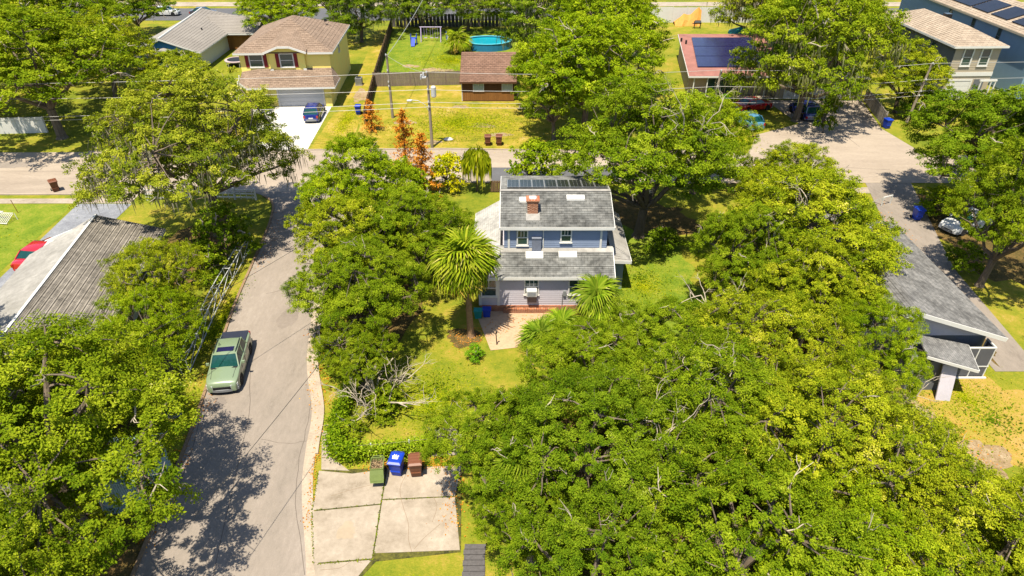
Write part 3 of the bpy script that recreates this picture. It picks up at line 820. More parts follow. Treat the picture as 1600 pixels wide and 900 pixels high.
for a in [
    ('mid_moss', -24.6, 50.5, 8.4, 14.4, 20, (1.12, 1.02, 1.8), 'huge sprawling oak with hanging grey moss over the street corner beside the grey gabled roof', 'oak_tree', GR_L),
    ('far_a', -50, 72.5, 10.0, 13.5, 40, OLIVE, 'broad oak with a thick trunk rising in front of the white vinyl fence', 'oak_tree', GR_N),
    ('far_b', -64, 78, 9.0, 12.5, 80, MID, 'oak at the left edge of the photo beyond the main street', 'oak_tree', GR_N),
    ('far_a', -60, 96, 9.0, 12.5, 130, MID, 'oak behind the broad one, left of the hip roofed grey house', 'oak_tree', GR_FAR),
    ('far_b', -51, 87, 6.5, 10.5, 200, YEL, 'yellowish oak just in front of the bright blue gable', 'oak_tree', GR_N),
    ('far_moss', -75, 92, 10, 13, 10, MID, 'mossy oak in the top left corner of the photo', 'oak_tree', GR_FAR),
    ('far_b', -43.5, 87.5, 5.0, 5.6, 15, YEL, 'low yellow green tree right below the bright blue gable', 'broadleaf_tree', GR_N),
    ('far_b', -90, 129, 11, 12, 10, YEL, 'outermost oak of the top left corner beyond the yellow one', 'oak_tree', GR_FAR),
    ('far_a', -98, 105, 11, 12, 10, MID, 'oak at the very left end of the top edge', 'oak_tree', GR_FAR),
    ('far_a', -76, 116, 10, 12, 70, YEL, 'pale yellow oak at the top left, farthest of that corner', 'oak_tree', GR_FAR),
    ('far_b', -62, 118, 6.5, 9, 170, DEEP, 'dark oak by the far street behind the grey hip roof', 'oak_tree', GR_FAR),
    ('fine_a', -23.0, 37.0, 3.2, 7.0, 0, YEL, 'bright yellow green tree overhanging the right slope of the grey gabled roof', 'young_tree', GR_L),
    ('fine_b', -21.6, 33.0, 3.3, 6.0, 50, LIME, 'low yellow green tree beside the metal rail fence', 'young_tree', GR_L),
    ('fine_b', -23.6, 29.2, 3.2, 5.4, 150, YEL, 'small tree squeezed between the large left oak and the metal rail fence', 'young_tree', GR_L),
    ('near_a', -20.6, 20.8, 7.6, 11.0, 15, OLIVE, 'large spreading oak in the bottom left corner shading the road', 'oak_tree', GR_L),
    ('near_b', -28.6, 24.2, 5.8, 5.8, 75, OLIVE, 'oak at the left edge in front of the grey gabled roof', 'oak_tree', GR_L),
    ('mid_b', -33.0, 29.2, 4.4, 12.0, 40, MID, 'tall oak just outside the left edge shading the near end of the grey gabled roof', 'oak_tree', GR_L),
    ('near_c', -19.5, 13.0, 4.6, 9.0, 210, OLIVE, 'oak at the bottom edge beneath the large left oak', 'oak_tree', GR_L),
    ('near_c', -24.4, 26.2, 3.8, 5.4, 300, MID, 'oak directly behind the large spreading one in the bottom left', 'oak_tree', GR_L),
    ('mid_a', -11.8, 47.6, 4.8, 9.6, 10, LIME, 'bushy green tree between the curving road and the dead rusty conifers', 'broadleaf_tree', GR_C),
    ('mid_b', -6.2, 46.6, 3.6, 5.4, 60, MID, 'bushy green tree behind the left end of the blue house', 'broadleaf_tree', GR_C),
    ('mid_b', -11.4, 41.0, 4.2, 8.2, 100, YEL, 'light green tree overhanging the curving road opposite the metal rail fence', 'broadleaf_tree', GR_C),
    ('mid_a', -7.4, 42.4, 4.0, 8.0, 160, MID, 'dense green tree touching the left side of the cabbage palm', 'broadleaf_tree', GR_C),
    ('near_a', -9.6, 35.4, 4.4, 7.6, 220, MID, 'broad green tree at the road edge opposite the sage pickup', 'broadleaf_tree', GR_C),
    ('mid_a', 10.6, 50.2, 7.6, 13.0, 30, MID, 'great rounded oak shading the right end of the blue house', 'oak_tree', 'oaks beside and behind the blue house'),
    ('mid_b', 17.0, 58.5, 4.8, 9.5, 120, LIME, 'lighter green oak by the main street right of the great rounded oak', 'oak_tree', 'oaks beside and behind the blue house'),
    ('far_a', 8.0, 73.5, 8.0, 12.6, 50, LIME, 'big oak across the street between the brown cabin and the pink roofed house', 'oak_tree', GR_N),
    ('far_b', 4.6, 80.0, 5.2, 10, 210, MID, 'oak touching the right wall of the brown cabin', 'oak_tree', GR_N),
    ('far_b', 4.6, 71.8, 4.6, 9.2, 300, MID, 'oak on the far kerb right of the two brown bins', 'oak_tree', GR_N),
    ('far_a', 11.5, 88, 8.4, 13, 310, LIME, 'tall oak behind the big street oak, left of the pink roof', 'oak_tree', GR_N),
    ('far_moss', 5.5, 101, 8.0, 13.5, 0, DEEP, 'tall dark mossy oak right of the round blue pool', 'oak_tree', GR_FAR),
    ('far_b', 14.5, 105, 7.5, 12.5, 90, LIME, 'tall oak near the white yard wall at the top', 'oak_tree', GR_FAR),
    ('far_a', 2.0, 119, 7, 10, 140, MID, 'oak behind the pool against the dark picket fence', 'oak_tree', GR_FAR),
    ('far_moss', -24.5, 115, 6, 10, 100, DEEP, 'mossy tree with a pale trunk right of the yellow house near the far fence', 'oak_tree', GR_FAR),
    ('far_a', -36, 112, 6.5, 9.5, 0, LIME, 'fresh green tree behind the yellow house roof', 'broadleaf_tree', GR_FAR),
    ('far_b', -41.5, 124, 5.5, 9.0, 45, LIME, 'fresh green tree behind the right end of the grey hip roof', 'broadleaf_tree', GR_FAR),
    ('far_b', -30, 122, 5.0, 9.5, 145, DEEP, 'dark tree by the far street right of the fresh green ones', 'broadleaf_tree', GR_FAR),
    ('far_moss', -15.5, 122.5, 6.0, 9.5, 30, DEEP, 'mossy oak above the swing set', 'oak_tree', GR_FAR),
    ('far_moss', -7.5, 123, 6.0, 9.5, 200, MID, 'mossy oak above the dark picket fence left of the pool', 'oak_tree', GR_FAR),
    ('far_moss', 33.4, 78.0, 8.8, 15, 0, OLIVE, 'large mossy oak over the wide driveway right of the pink roof', 'oak_tree', GR_N),
    ('far_b', 46.5, 81, 5.0, 8.6, 20, YEL, 'yellow green tree beside the two storey beige house', 'broadleaf_tree', GR_N),
    ('far_a', 40.5, 94, 8.0, 13, 100, LIME, 'oak behind the wide driveway left of the beige house roof', 'oak_tree', GR_N),
    ('far_moss', 39, 109, 8.5, 13, 260, YEL, 'mossy oak at the top of the photo right of the white yard wall', 'oak_tree', GR_FAR),
    ('far_a', 53, 117, 7, 10, 330, YEL, 'yellowish oak at the top beside the steel blue house', 'oak_tree', GR_FAR),
    ('far_b', 40.0, 88, 4.5, 9, 10, MID, 'smaller oak in front of the white garage doors', 'oak_tree', GR_N),
    ('mid_a', 41.4, 54.0, 8.0, 11.4, 70, DEEP, 'big dark oak on the right across the narrow driveway from the grey roof', 'oak_tree', GR_H),
    ('mid_b', 49.5, 59.5, 7.4, 9.6, 150, DEEP, 'big dark oak at the right edge in front of the steel blue house', 'oak_tree', GR_H),
    ('mid_b', 34.9, 42.6, 4.7, 11.8, 10, OLIVE, 'oak at the right edge halfway down the photo', 'oak_tree', GR_H),
    ('mid_a', 37.8, 33.0, 4.6, 9.0, 250, DEEP, 'tree just outside the right edge throwing shade on the dry lawn', 'broadleaf_tree', GR_H),
    ('mid_b', 20.2, 41.4, 6.4, 9.8, 25, YEL, 'wide oak covering the left half of the long grey roof', 'oak_tree', GR_H),
    ('mid_a', 15.6, 38.6, 3.8, 8.6, 85, MID, 'oak between the green yard and the long grey roof', 'oak_tree', GR_H),
    ('mid_b', 22.6, 49.8, 4.8, 8.2, 190, YEL, 'light oak hiding the far end of the long grey roof', 'oak_tree', GR_H),
    ('mid_a', 18.8, 35.0, 4.2, 8.0, 310, YEL, 'leafy oak leaning over the near end of the long grey roof', 'oak_tree', GR_H),
    ('near_c', -9.1, 31.3, 2.6, 4.6, 0, OLIVE, 'half bare tree at the road edge above the overgrown corner fence', 'broadleaf_tree', GR_C),
    ('near_b', 20.6, 30.6, 3.2, 6.6, 230, LIME, 'bright tree left of the screened porch', 'broadleaf_tree', GR_H),
    ('near_b', -0.7, 23.8, 3.4, 6.0, 0, MID, 'dense tree right of the brown bin beside the concrete driveway', 'oak_tree', GR_R),
    ('near_a', 4.6, 29.6, 4.2, 5.4, 40, MID, 'dark green oak below the fan palm in the wooded lot', 'oak_tree', GR_R),
    ('near_b', 9.6, 31.2, 4.8, 5.6, 90, MID, 'dark green oak below the open green yard', 'oak_tree', GR_R),
    ('near_b', 3.0, 22.0, 4.9, 7.8, 140, DEEP, 'dark oak with bare branches in the lower middle of the photo', 'oak_tree', GR_R),
    ('near_a', 9.4, 24.6, 5.0, 8.0, 190, MID, 'oak with pale dead limbs in the middle of the wooded lot', 'oak_tree', GR_R),
    ('fine_a', 14.6, 30.0, 4.4, 7.2, 240, YEL, 'bright yellow green tree next to the bare brown stalks', 'oak_tree', GR_R),
    ('fine_a', 15.0, 22.6, 4.9, 8.0, 290, YEL, 'bright yellow green tree right of the oak with pale dead limbs', 'oak_tree', GR_R),
    ('fine_b', 18.9, 23.0, 3.3, 5.2, 340, YEL, 'bright low tree beside the bare dirt patch', 'oak_tree', GR_R),
    ('fine_b', 23.4, 18.0, 4.0, 5.6, 30, YEL, 'bright tree at the lower right edge below the dry lawn', 'oak_tree', GR_R),
    ('fine_a', 18.6, 16.6, 4.6, 7.0, 80, YEL, 'bright tree at the bottom right of the photo', 'oak_tree', GR_R),
    ('near_c', 9.0, 16.6, 5.0, 8.0, 130, MID, 'oak at the bottom edge below the one with pale dead limbs', 'oak_tree', GR_R),
    ('fine_a', 13.6, 15.6, 4.2, 7.0, 180, LIME, 'bright tree at the bottom edge between the dark oaks and the yellow trees', 'oak_tree', GR_R),
    ('near_c', 3.4, 15.4, 4.0, 7.0, 230, DEEP, 'dark oak at the bottom edge right of the plank walkway', 'oak_tree', GR_R),
    ('near_c', 0.9, 19.4, 2.6, 5.0, 260, MID, 'small tree beside the plank walkway', 'oak_tree', GR_R),
]:
    tree(*a)
GB = 'bushes round the street and yards'
for a in [
    ('bush_a', -22.6, 46.5, 2.4, 4.6, 0, DEEP, 'dark shrub at the far end of the metal rail fence', 'shrub', GB),
    ('bush_a', -23.0, 43.2, 2.0, 3.2, 70, MID, 'green shrub midway along the metal rail fence', 'shrub', GB),
    ('bush_a', -2.35, 34.0, .62, 1.15, 30, (.75, 1.25, 1.0), 'small round bright green bush at the foot of the cabbage palm', 'shrub', GB),
    ('bush_b', 2.1, 60.0, 2.5, 4.6, 30, LIME, 'round bright green tree between the blue house and the street', 'shrub', GB),
    ('bush_b', -6.0, 59.3, 1.9, 3.6, 10, (2.2, 1.7, .8), 'golden yellow shrub right of the dead rusty conifers', 'shrub', GB),
    ('bush_b', -9.6, 56.0, 2.2, 3.8, 80, LIME, 'leafy shrub at the feet of the dead rusty conifers', 'shrub', GB),
    ('bush_a', 22.4, 59.2, 2.0, 3.0, 10, YEL, 'yellowish bush on the kerb right of the lighter street oak', 'shrub', GB),
    ('bush_a', 27.2, 58.6, .9, 3.4, 0, YEL, 'thin sapling on the kerb near the white mailbox', 'shrub', GB),
    ('bush_b', 35.2, 74.2, 1.3, 4.6, 0, (.5, .6, .7), 'dark moss draped trunk thicket in front of the wide driveway', 'shrub', GB),
    ('bush_a', 4.4, 36.6, 1.1, 1.3, 100, LIME, 'low shrub left of the squat fan palm', 'shrub', GB),
    ('bush_a', 7.6, 36.0, 1.5, 1.6, 150, MID, 'low shrub at the near side of the open green yard', 'shrub', GB),
    ('bush_a', 12.2, 47.8, 1.6, 2.0, 200, DEEP, 'low dark shrub in the shade of the great rounded oak', 'shrub', GB),
    ('bush_b', -30.2, 81.6, 1.2, 1.7, 20, LIME, 'shrub beside the garage of the yellow house', 'shrub', GB),
    ('bush_b', 28.0, 85.6, 1.0, 1.2, 0, LIME, 'flowering shrub in front of the pink roofed house', 'shrub', GB),
    ('bush_b', 37.6, 54.0, 1.8, 2.6, 20, LIME, 'bush at the street end of the shaded driveway', 'shrub', GB),
    ('bush_a', 34.6, 44.6, 1.5, 2.4, 70, DEEP, 'dark bush on the right side of the shaded driveway', 'shrub', GB),
    ('bush_b', 47.6, 79.0, 2.2, 3.6, 40, DEEP, 'dense bush behind the blue bin right of the wide driveway', 'shrub', GB),
    ('bush_a', -7.4, 29.0, 1.1, 1.1, 40, OLIVE, 'scrubby bush behind the overgrown corner fence', 'shrub', GB),
    ('bush_a', -9.0, 27.4, .9, 1.1, 140, OLIVE, 'scrubby bush tucked in the corner of the overgrown fence', 'shrub', GB),
    ('bush_b', -70, 125, 3, 4, 0, (1.5, 1.1, 1.4), 'twiggy pale shrub near the far street at the top left', 'shrub', GB),
]:
    tree(*a)

# bare leaning branches of the fallen tree at the road bend
def bare_tree(x, y, label, seed, n, L, up=.5, name='dead_tree', lean=(0, 0)):
    rng = np.random.default_rng(seed)
    mb = MB()
    t = thing(name, label, 'dead tree', (x, y, 0))
    def grow(p, d, L, r, depth):
        pts = [p]
        for k in range(4):
            d = d + rng.normal(size=3) * .22; d = d / np.linalg.norm(d)
            pts.append(pts[-1] + d * L / 4)
        mb.tube([tuple(q) for q in pts], list(np.linspace(r, r * .45, 5)), 5 if depth == 0 else 4, cap=False)
        if depth < 3:
            for q in range(3 if depth < 2 else 2):
                d2 = d + rng.normal(size=3) * .55; d2 /= np.linalg.norm(d2)
                grow(pts[rng.integers(2, 5)], d2, L * rng.uniform(.45, .7), r * .5, depth + 1)
    for k in range(n):
        a = 2 * math.pi * k / n + rng.uniform(-.4, .4)
        d = np.array([math.cos(a) + lean[0], math.sin(a) + lean[1], up * rng.uniform(.6, 1.6)]); d /= np.linalg.norm(d)
        grow(np.array([0, 0, .1]), d, L * rng.uniform(.7, 1.1), .075, 0)
    mb.build('bare_branches', M['twig'], t)
    return t
dt = bare_tree(-7.9, 29.7, 'tangle of bare pale branches leaning over the corner of the yard by the road', 3, 9, 3.1, .9)
me_ = TREES['bush_a']
for k, (dx, dy, dz, s) in enumerate(((-1.0, 1.4, 1.0, .75), (.6, -.4, .0, .6))):
    o = bpy.data.objects.new('leafy_sprays', me_['crown']); COL.objects.link(o); o.parent = dt; o.location = (dx, dy, dz); o.scale = (s, s, s); o.color = (*OLIVE, 1); o['kind'] = 'stuff'
bare_tree(8.9, 26.6, 'pale dead limb poking up through the middle of the wooded lot', 5, 3, 3.4, 3.2).location.z = 3.0
bare_tree(5.8, 21.0, 'pale dead limb above the dark oak in the lower middle', 9, 3, 3.0, 3.0).location.z = 3.0
bare_tree(20.9, 26.0, 'fallen grey branch lying beside the bare dirt patch', 12, 4, 2.6, .7)
bare_tree(12.4, 32.4, 'pale dead branch left of the bare brown stalks', 15, 3, 2.6, 2.5).location.z = 3.0
bare_tree(19.0, 41.0, 'pale bare limb in the crown of the wide oak over the long grey roof', 17, 2, 3.2, 2.2).location.z = 6.0
bare_tree(12.6, 47.5, 'long pale limb crossing the crown of the great rounded oak', 19, 2, 4.2, 1.2).location.z = 8.4
bare_tree(26.0, 60.2, 'leafless twiggy sapling beside the white mailbox', 23, 4, 1.3, 3.5)

# brown stalk thicket
st = thing('stalk_thicket', 'stand of thin brown bare stalks among the yellow trees', 'thicket', (16.6, 33.2, 0))
mb = MB(); rr = random.Random(4)
for k in range(110):
    a = rr.uniform(0, 6.28); d = rr.uniform(0, 1) ** .6
    x, y = 2.4 * d * math.cos(a), 1.3 * d * math.sin(a); h = rr.uniform(2.2, 4.6)
    mb.tube([(x, y, 0), (x + rr.uniform(-.2, .2), y + rr.uniform(-.2, .2), h * .6), (x + rr.uniform(-.5, .5), y + rr.uniform(-.5, .5), h)], [.035, .028, .012], 4, cap=False)
mb.build('stalks', plain("straw_stalks", (.42, .25, .09), 0.9, .1, k=.4), st, kind='stuff')

# dead rusty conifers
def conifer(x, y, h, r, label, seed, group='dead rusty conifers'):
    rng = np.random.default_rng(seed)
    t = thing('dead_conifer', label, 'conifer', (x, y, 0), 0, group)
    MB().tube([(0, 0, 0), (.03, 0, h * .5), (0, .02, h)], [.10, .07, .015], 6).build('trunk', M['bark'], t)
    P, N, S, T = [], [], [], []
    n = int(h * 13)
    for k in range(n):
        z = h * (.08 + .92 * k / n); L = r * (1 - z / h) ** .65 * rng.uniform(.6, 1.15) + .15
        a = rng.uniform(0, 6.28)
        m = 40
        s = rng.random(m)
        d = np.array([math.cos(a), math.sin(a), -.12])
        P.append(np.array([0, 0, z]) + d * (s * L)[:, None] + rng.normal(size=(m, 3)) * .09)
        N.append(rng.normal(size=(m, 3)) * .8 + [0, 0, .5]); S.append(rng.uniform(.12, .28, m)); T.append(np.clip(rng.normal(.5, .22, m), 0, 1))
    P = np.concatenate(P); N = np.concatenate(N); N /= np.linalg.norm(N, axis=1)[:, None]
    o = bpy.data.objects.new('foliage', leaf_mesh('dead_needles', P, N, np.concatenate(S), np.concatenate(T), rng, .45, M['rust_leaf']))
    COL.objects.link(o); o.parent = t; o['kind'] = 'stuff'
conifer(-8.1, 57.6, 6.2, 2.1, 'tall rust brown dead conifer next to the golden yellow shrub', 1)
conifer(-10.4, 62.6, 6.6, 1.9, 'rust brown dead conifer left of the pole with the transformer', 2)
conifer(-15.9, 74.6, 3.6, 1.6, 'short brown withered conifer at the street end of the brown board fence', 3)

# palms: every fan leaf is a part
def fan_leaf(seed, L=1.5, nb=34, spread=2.6, droop=.8, pet=.75):
    rng = random.Random(seed)
    V, T = [], []
    base = Vector((pet, 0, 0))
    for k in range(nb):
        a = -spread + 2 * spread * k / (nb - 1)
        ln = L * (1 - .28 * (abs(a) / spread) ** 2) * rng.uniform(.85, 1.05)
        d = Vector((math.cos(a), math.sin(a), 0)); s = Vector((-d.y, d.x, 0))
        w = .075
        dr = droop * rng.uniform(.6, 1.25)
        mid = base + d * ln * .5 + Vector((0, 0, -dr * .10 * ln + .05 * abs(math.sin(a))))
        out = base + d * ln * .80 + Vector((0, 0, -dr * .38 * ln))
        tip = base + d * ln * .92 + Vector((0, 0, -dr * ln * .85))
        tn = min(1, max(0, rng.gauss(.45, .18)))
        V.append([base - s * .02, mid - s * w, mid + s * w, base + s * .02]); T.append(tn)
        V.append([mid - s * w, out - s * w * .7, out + s * w * .7, mid + s * w]); T.append(tn)
        V.append([out - s * w * .7, tip - s * .01, tip + s * .01, out + s * w * .7]); T.append(min(1, tn + .15))
    V.append([Vector((0, .03, 0)), Vector((0, -.03, 0)), base + Vector((0, -.03, .02)), base + Vector((0, .03, .02))]); T.append(.6)
    return tri_mesh('fan_leaf', np.array([[tuple(q) for q in r] for r in V]).reshape(-1, 3), len(V), np.array(T), M['palm'])
FANS = [fan_leaf(k) for k in range(5)]
def palm(x, y, h, n, s, label, seed, name='cabbage_palm', lean=(0, 0), lo=-.75, trunk=True, tone=(1, 1, 1), group=None):
    rng = random.Random(seed)
    t = thing(name, label, 'palm', (x, y, 0), 0, group)
    top = Vector((lean[0], lean[1], h))
    if trunk:
        mb = MB()
        pts = [Vector((0, 0, -.05)), Vector((lean[0] * .1, lean[1] * .1, .3)), top * .5 - Vector((lean[0] * .15, lean[1] * .15, 0)), top * .9, top]
        mb.tube(pts, [.34, .23, .19, .20, .24], 10)
        for k in range(40):                       # old leaf boots
            z = rng.uniform(.35, 1.0); a = rng.uniform(0, 6.28)
            c = top * z + Vector((math.cos(a), math.sin(a), 0)) * .19
            mb.bar(c, c + Vector((math.cos(a) * .06, math.sin(a) * .06, .16)), .09, .03)
        mb.build('trunk', M['palm_bark'], t, smooth=True)
    for k in range(n):
        f = bpy.data.objects.new('frond', FANS[k % 5]); COL.objects.link(f); f.parent = t
        u = (k + .5) / n
        el = 1.4 - (1.4 - lo) * u ** .75 + rng.uniform(-.22, .22)
        f.location = top + Vector((0, 0, .1))
        f.rotation_euler = (rng.uniform(-.55, .55), -el, k * 2.39996 + rng.uniform(-.2, .2))
        k2 = s * rng.uniform(.85, 1.1); f.scale = (k2, k2, k2)
        tn = rng.uniform(.7, 1.15)
        f.color = (tone[0] * tn * (1 if u < .88 else 1.5), tone[1] * tn * (1 if u < .88 else .95), tone[2] * (1 if u < .88 else 2.5), 1)
    return t
palm(-2.75, 36.5, 5.7, 60, 1.05, 'tall cabbage palm with a round shaggy head standing left of the brick edged patio', 1, lean=(-.25, .1))
palm(5.7, 37.6, 2.2, 19, .88, 'squat fan palm growing against the right part of the front wall of the blue house', 2, lean=(.1, 0), lo=-.4, tone=(.85, .95, 1.3))
palm(1.9, 35.4, .5, 16, .75, 'low fan palm at the near edge of the brick edged patio', 3, 'fan_palm', lo=.0, tone=(.75, .9, 1.3))
palm(0.2, 21.3, 4.2, 18, .65, 'fan palm poking out of the trees near the bottom edge beside the concrete driveway', 4, 'fan_palm', lo=-.1, tone=(.8, .9, 1))
palm(-8.4, 108.5, 1.6, 22, 1.1, 'fan palm by the round blue pool behind the brown cabin', 5, 'fan_palm', lo=-.2)
palm(3.2, 36.0, .9, 14, .7, 'small fan palm half hidden below the squat one', 7, 'fan_palm', lo=.1, tone=(.95, 1.1, 1.2))

# weeping tree by the street
wt = thing('weeping_tree', 'small weeping tree with drooping yellow green foliage by the street behind the blue house', 'tree', (-3.3, 58.9, 0))
MB().tube([(0, 0, 0), (.05, 0, 1.6), (0, 0, 3.2)], [.12, .1, .07], 6).build('trunk', M['bark'], wt)
rng = np.random.default_rng(8)
V, T = [], []
for k in range(760):
    a = rng.uniform(0, 6.28); d = 1.25 * rng.random() ** .5
    z = 4.2 + .12 * math.sin(3 * a) - .6 * d * d + rng.normal() * .15; L = rng.uniform(.5, 1.2) + (d > .7) * rng.uniform(.0, 1.7) * (rng.random() < .4)
    q = np.array([d * math.cos(a), d * math.sin(a), z]); w = rng.uniform(.05, .10); b = np.array([math.sin(a), -math.cos(a), 0]) * w
    if rng.random() < .5:
        b = np.array([math.cos(a), math.sin(a), 0.3]) * w
    o = np.array([math.cos(a), math.sin(a), 0]) * .18
    V.append([q - b, q - b + o + [0, 0, -L * .5], q + o + [0, 0, -L], q + b + o * .8 + [0, 0, -L * .4]]); T.append(np.clip(rng.normal(.5, .2), 0, 1))
o = bpy.data.objects.new('crown', tri_mesh('weeping_crown', np.array(V).reshape(-1, 3), len(V), np.array(T), M['leaf'])); COL.objects.link(o); o.parent = wt; o['kind'] = 'stuff'; o.color = (1.35, 1.25, .9, 1)

# ground cover under the trees and grass tufts on the near lawns
def scatter(name, regions, size, tall, seed, mat, up=.5, tone=(1, 1, 1), lift=.0, soft=False):
    rng = np.random.default_rng(seed)
    P = []
    for (x, y, rx_, ry_, n) in regions:
        a = rng.uniform(0, 6.283, n); d = np.sqrt(rng.random(n)) if not soft else np.clip(np.abs(rng.normal(0, .5, n)), 0, 1.25)
        P.append(np.stack([x + rx_ * d * np.cos(a), y + ry_ * d * np.sin(a), rng.random(n) ** 2 * tall + lift], axis=1))
    P = np.concatenate(P); n = len(P)
    f = np.sin(P[:, 0] * 1.3 + np.cos(P[:, 1] * .9) * 2) * np.sin(P[:, 1] * 1.1 + P[:, 0] * .4)
    N = rng.normal(size=(n, 3)) * .6 + [0, 0, up]; N /= np.linalg.norm(N, axis=1)[:, None]
    T = np.clip(.45 + .18 * f + rng.normal(0, .15, n), 0, 1)
    o = bpy.data.objects.new(name, leaf_mesh(name, P, N, size * rng.uniform(.5, 1.4, n), T, rng, .5, mat))
    COL.objects.link(o); o['kind'] = 'stuff'; o.color = (*tone, 1)
    return o
scatter('undergrowth', [(9, 25, 10, 10, 16000), (19, 22, 6, 8, 9000), (16, 34, 4.5, 4.5, 6000), (5, 34, 3.2, 2.2, 3000), (-24, 22, 6, 9, 4000), (-11.2, 41, 2.6, 9, 4000)], .22, 1.0, 5, M['leaf'], tone=(.8, .85, .9))
# ------------------------------------------------------------------ buildings
def window(par, face, u, pos, z, w, h, pane='glass', frame='white', fw=.09, rails=1, sill=True, mull=0, label=None):
    """window standing on a wall. face S/N: u along x, pos = wall y; face W/E: u along y, pos = wall x; z is the centre"""
    sg = -1 if face in 'SW' else 1
    def B(mb, a0, z0, a1, z1, d0, d1, m=0):
        p0, p1 = sorted((pos + sg * d0, pos + sg * d1))
        if face in 'SN':
            mb.box(a0, p0, z0, a1, p1, z1, m)
        else:
            mb.box(p0, a0, z0, p1, a1, z1, m)
    f = MB()
    x0, x1, z0, z1 = u - w / 2, u + w / 2, z - h / 2, z + h / 2
    B(f, x0 - fw, z0 - fw, x0, z1 + fw, -.02, .06); B(f, x1, z0 - fw, x1 + fw, z1 + fw, -.02, .06)
    B(f, x0, z1, x1, z1 + fw, -.02, .06); B(f, x0, z0 - fw, x1, z0, -.02, .06)
    for k in range(rails):
        zz = z0 + h * (k + 1) / (rails + 1)
        B(f, x0, zz - .03, x1, zz + .03, .012, .045)
    for k in range(mull):
        xx = x0 + w * (k + 1) / (mull + 1)
        B(f, xx - .02, z0 + h / 2 + .03, xx + .02, z1, .012, .04)
    o = f.build('window', M[frame], par, label=label)
    p = MB(); B(p, x0, z0, x1, z1, -.02, .010); p.build('pane', M[pane], o)
    if sill:
        s = MB(); B(s, x0 - fw - .04, z0 - fw - .05, x1 + fw + .04, z0 - fw - .002, -.02, .11); s.build('sill', M[frame], o)
    return o

def walls(par, x0, y0, x1, y1, z0, z1, mat, name='wall'):
    return MB().box(x0, y0, z0, x1, y1, z1).build(name, mat, par)

def fascia(mb, pts, w=.05, h=.20, dz=-.09):
    for a, b in zip(pts[:-1], pts[1:]):
        mb.bar(Vector(a) + Vector((0, 0, dz)), Vector(b) + Vector((0, 0, dz)), w, h)

# ---- the blue house with the solar roof
bh = thing('blue_house', 'two storey blue bungalow with grey shingle roofs, brick chimney and rooftop solar panels', 'house', (0, 0, 0))
# lower storey: lapped boards on the visible walls
X0, X1, Y0, Y1 = -2.3, 6.8, 39.4, 49.0
walls(bh, X0, Y0, X1, Y1, .5, 3.15, M['grey_siding'])
s = MB()
s.courses((X0, Y0 - .005, .5), (X1, Y0 - .005, .5), (X1, Y0 - .005, 3.1), (X0, Y0 - .005, 3.1), 15, -.03 + .055, .02)
s.courses((X0 - .005, Y1, .5), (X0 - .005, Y0, .5), (X0 - .005, Y0, 3.1), (X0 - .005, Y1, 3.1), 15, .025, .02)
s.build('clapboards', M['grey_siding'], bh, kind='stuff')
MB().box(X0 + .05, Y0 - .10, 0, X1 - .05, Y1, .5).build('brick_foundation', M['foundation'], bh)
for k in range(24):                                   # brick edging course in front of the wall
    MB().box(-.6 + k * .155, 39.06, 0, -.6 + k * .155 + .14, 39.29, .34 + .012 * (k % 3)).build('edging_brick', M['foundation'], bh)
# corner posts and casings
for x in (X0 + .08, -.95, X1 - .08):
    MB().box(x - .09, Y0 - .07, .5, x + .09, Y0 - .031, 3.0).build('corner_board', M['white'], bh)
window(bh, 'S', -1.6, Y0 - .03, 1.95, .95, 1.25, mull=1)
window(bh, 'S', 1.35, Y0 - .03, 2.1, .85, 1.2, mull=2)
window(bh, 'S', 4.55, Y0 - .03, 2.05, 1.15, 1.1, mull=1)
window(bh, 'S', 6.15, Y0 - .03, 2.05, .8, 1.1, mull=1)
# window air conditioner
ac = MB().box(1.0, Y0 - .55, 1.55, 1.7, Y0 - .02, 2.0).build('window_air_conditioner', M['white'], bh)
gl = MB()
for k in range(6):
    gl.box(1.06, Y0 - .562, 1.60 + k * .06, 1.64, Y0 - .549, 1.63 + k * .06)
gl.build('grille', M['grey_pl'], ac)
MB().box(1.05, Y0 - .11, .78, 1.72, Y0 - .03, 1.5).build('wall_panel', plain("brown_grey_panel", (.22, .17, .16), .7), bh)
mt = MB().box(3.55, Y0 - .16, 1.35, 3.75, Y0 - .03, 1.75); mt.tube([(3.5, Y0 - .1, .1), (3.5, Y0 - .1, 1.5), (3.62, Y0 - .1, 1.6)], .025, 5)
mt.build('electric_meter', M['grey_pl'], bh)
# lower front roof
LR = MB()
LR.courses((-1.1, 39.05, 3.02), (7.0, 39.05, 3.02), (7.0, 41.35, 4.20), (-1.1, 41.35, 4.20), 15, .03, .10)
LR.build('lower_roof', M['roof_slate'], bh)
f = MB(); fascia(f, [(-1.12, 39.03, 3.0), (7.02, 39.03, 3.0)]); fascia(f, [(7.02, 39.03, 3.02), (7.02, 41.2, 4.14)])
f.build('fascia', M['white'], bh)
# light strip of flashing where the wall meets the roof
MB().hexa([(-1.0, 40.78, 3.93), (7.0, 40.78, 3.93), (7.0, 41.2, 4.14), (-1.0, 41.2, 4.14), (-1.0, 40.78, 4.0), (7.0, 40.78, 4.0), (7.0, 41.2, 4.20), (-1.0, 41.2, 4.20)]).build('flashing', M['roof_pale'], bh)
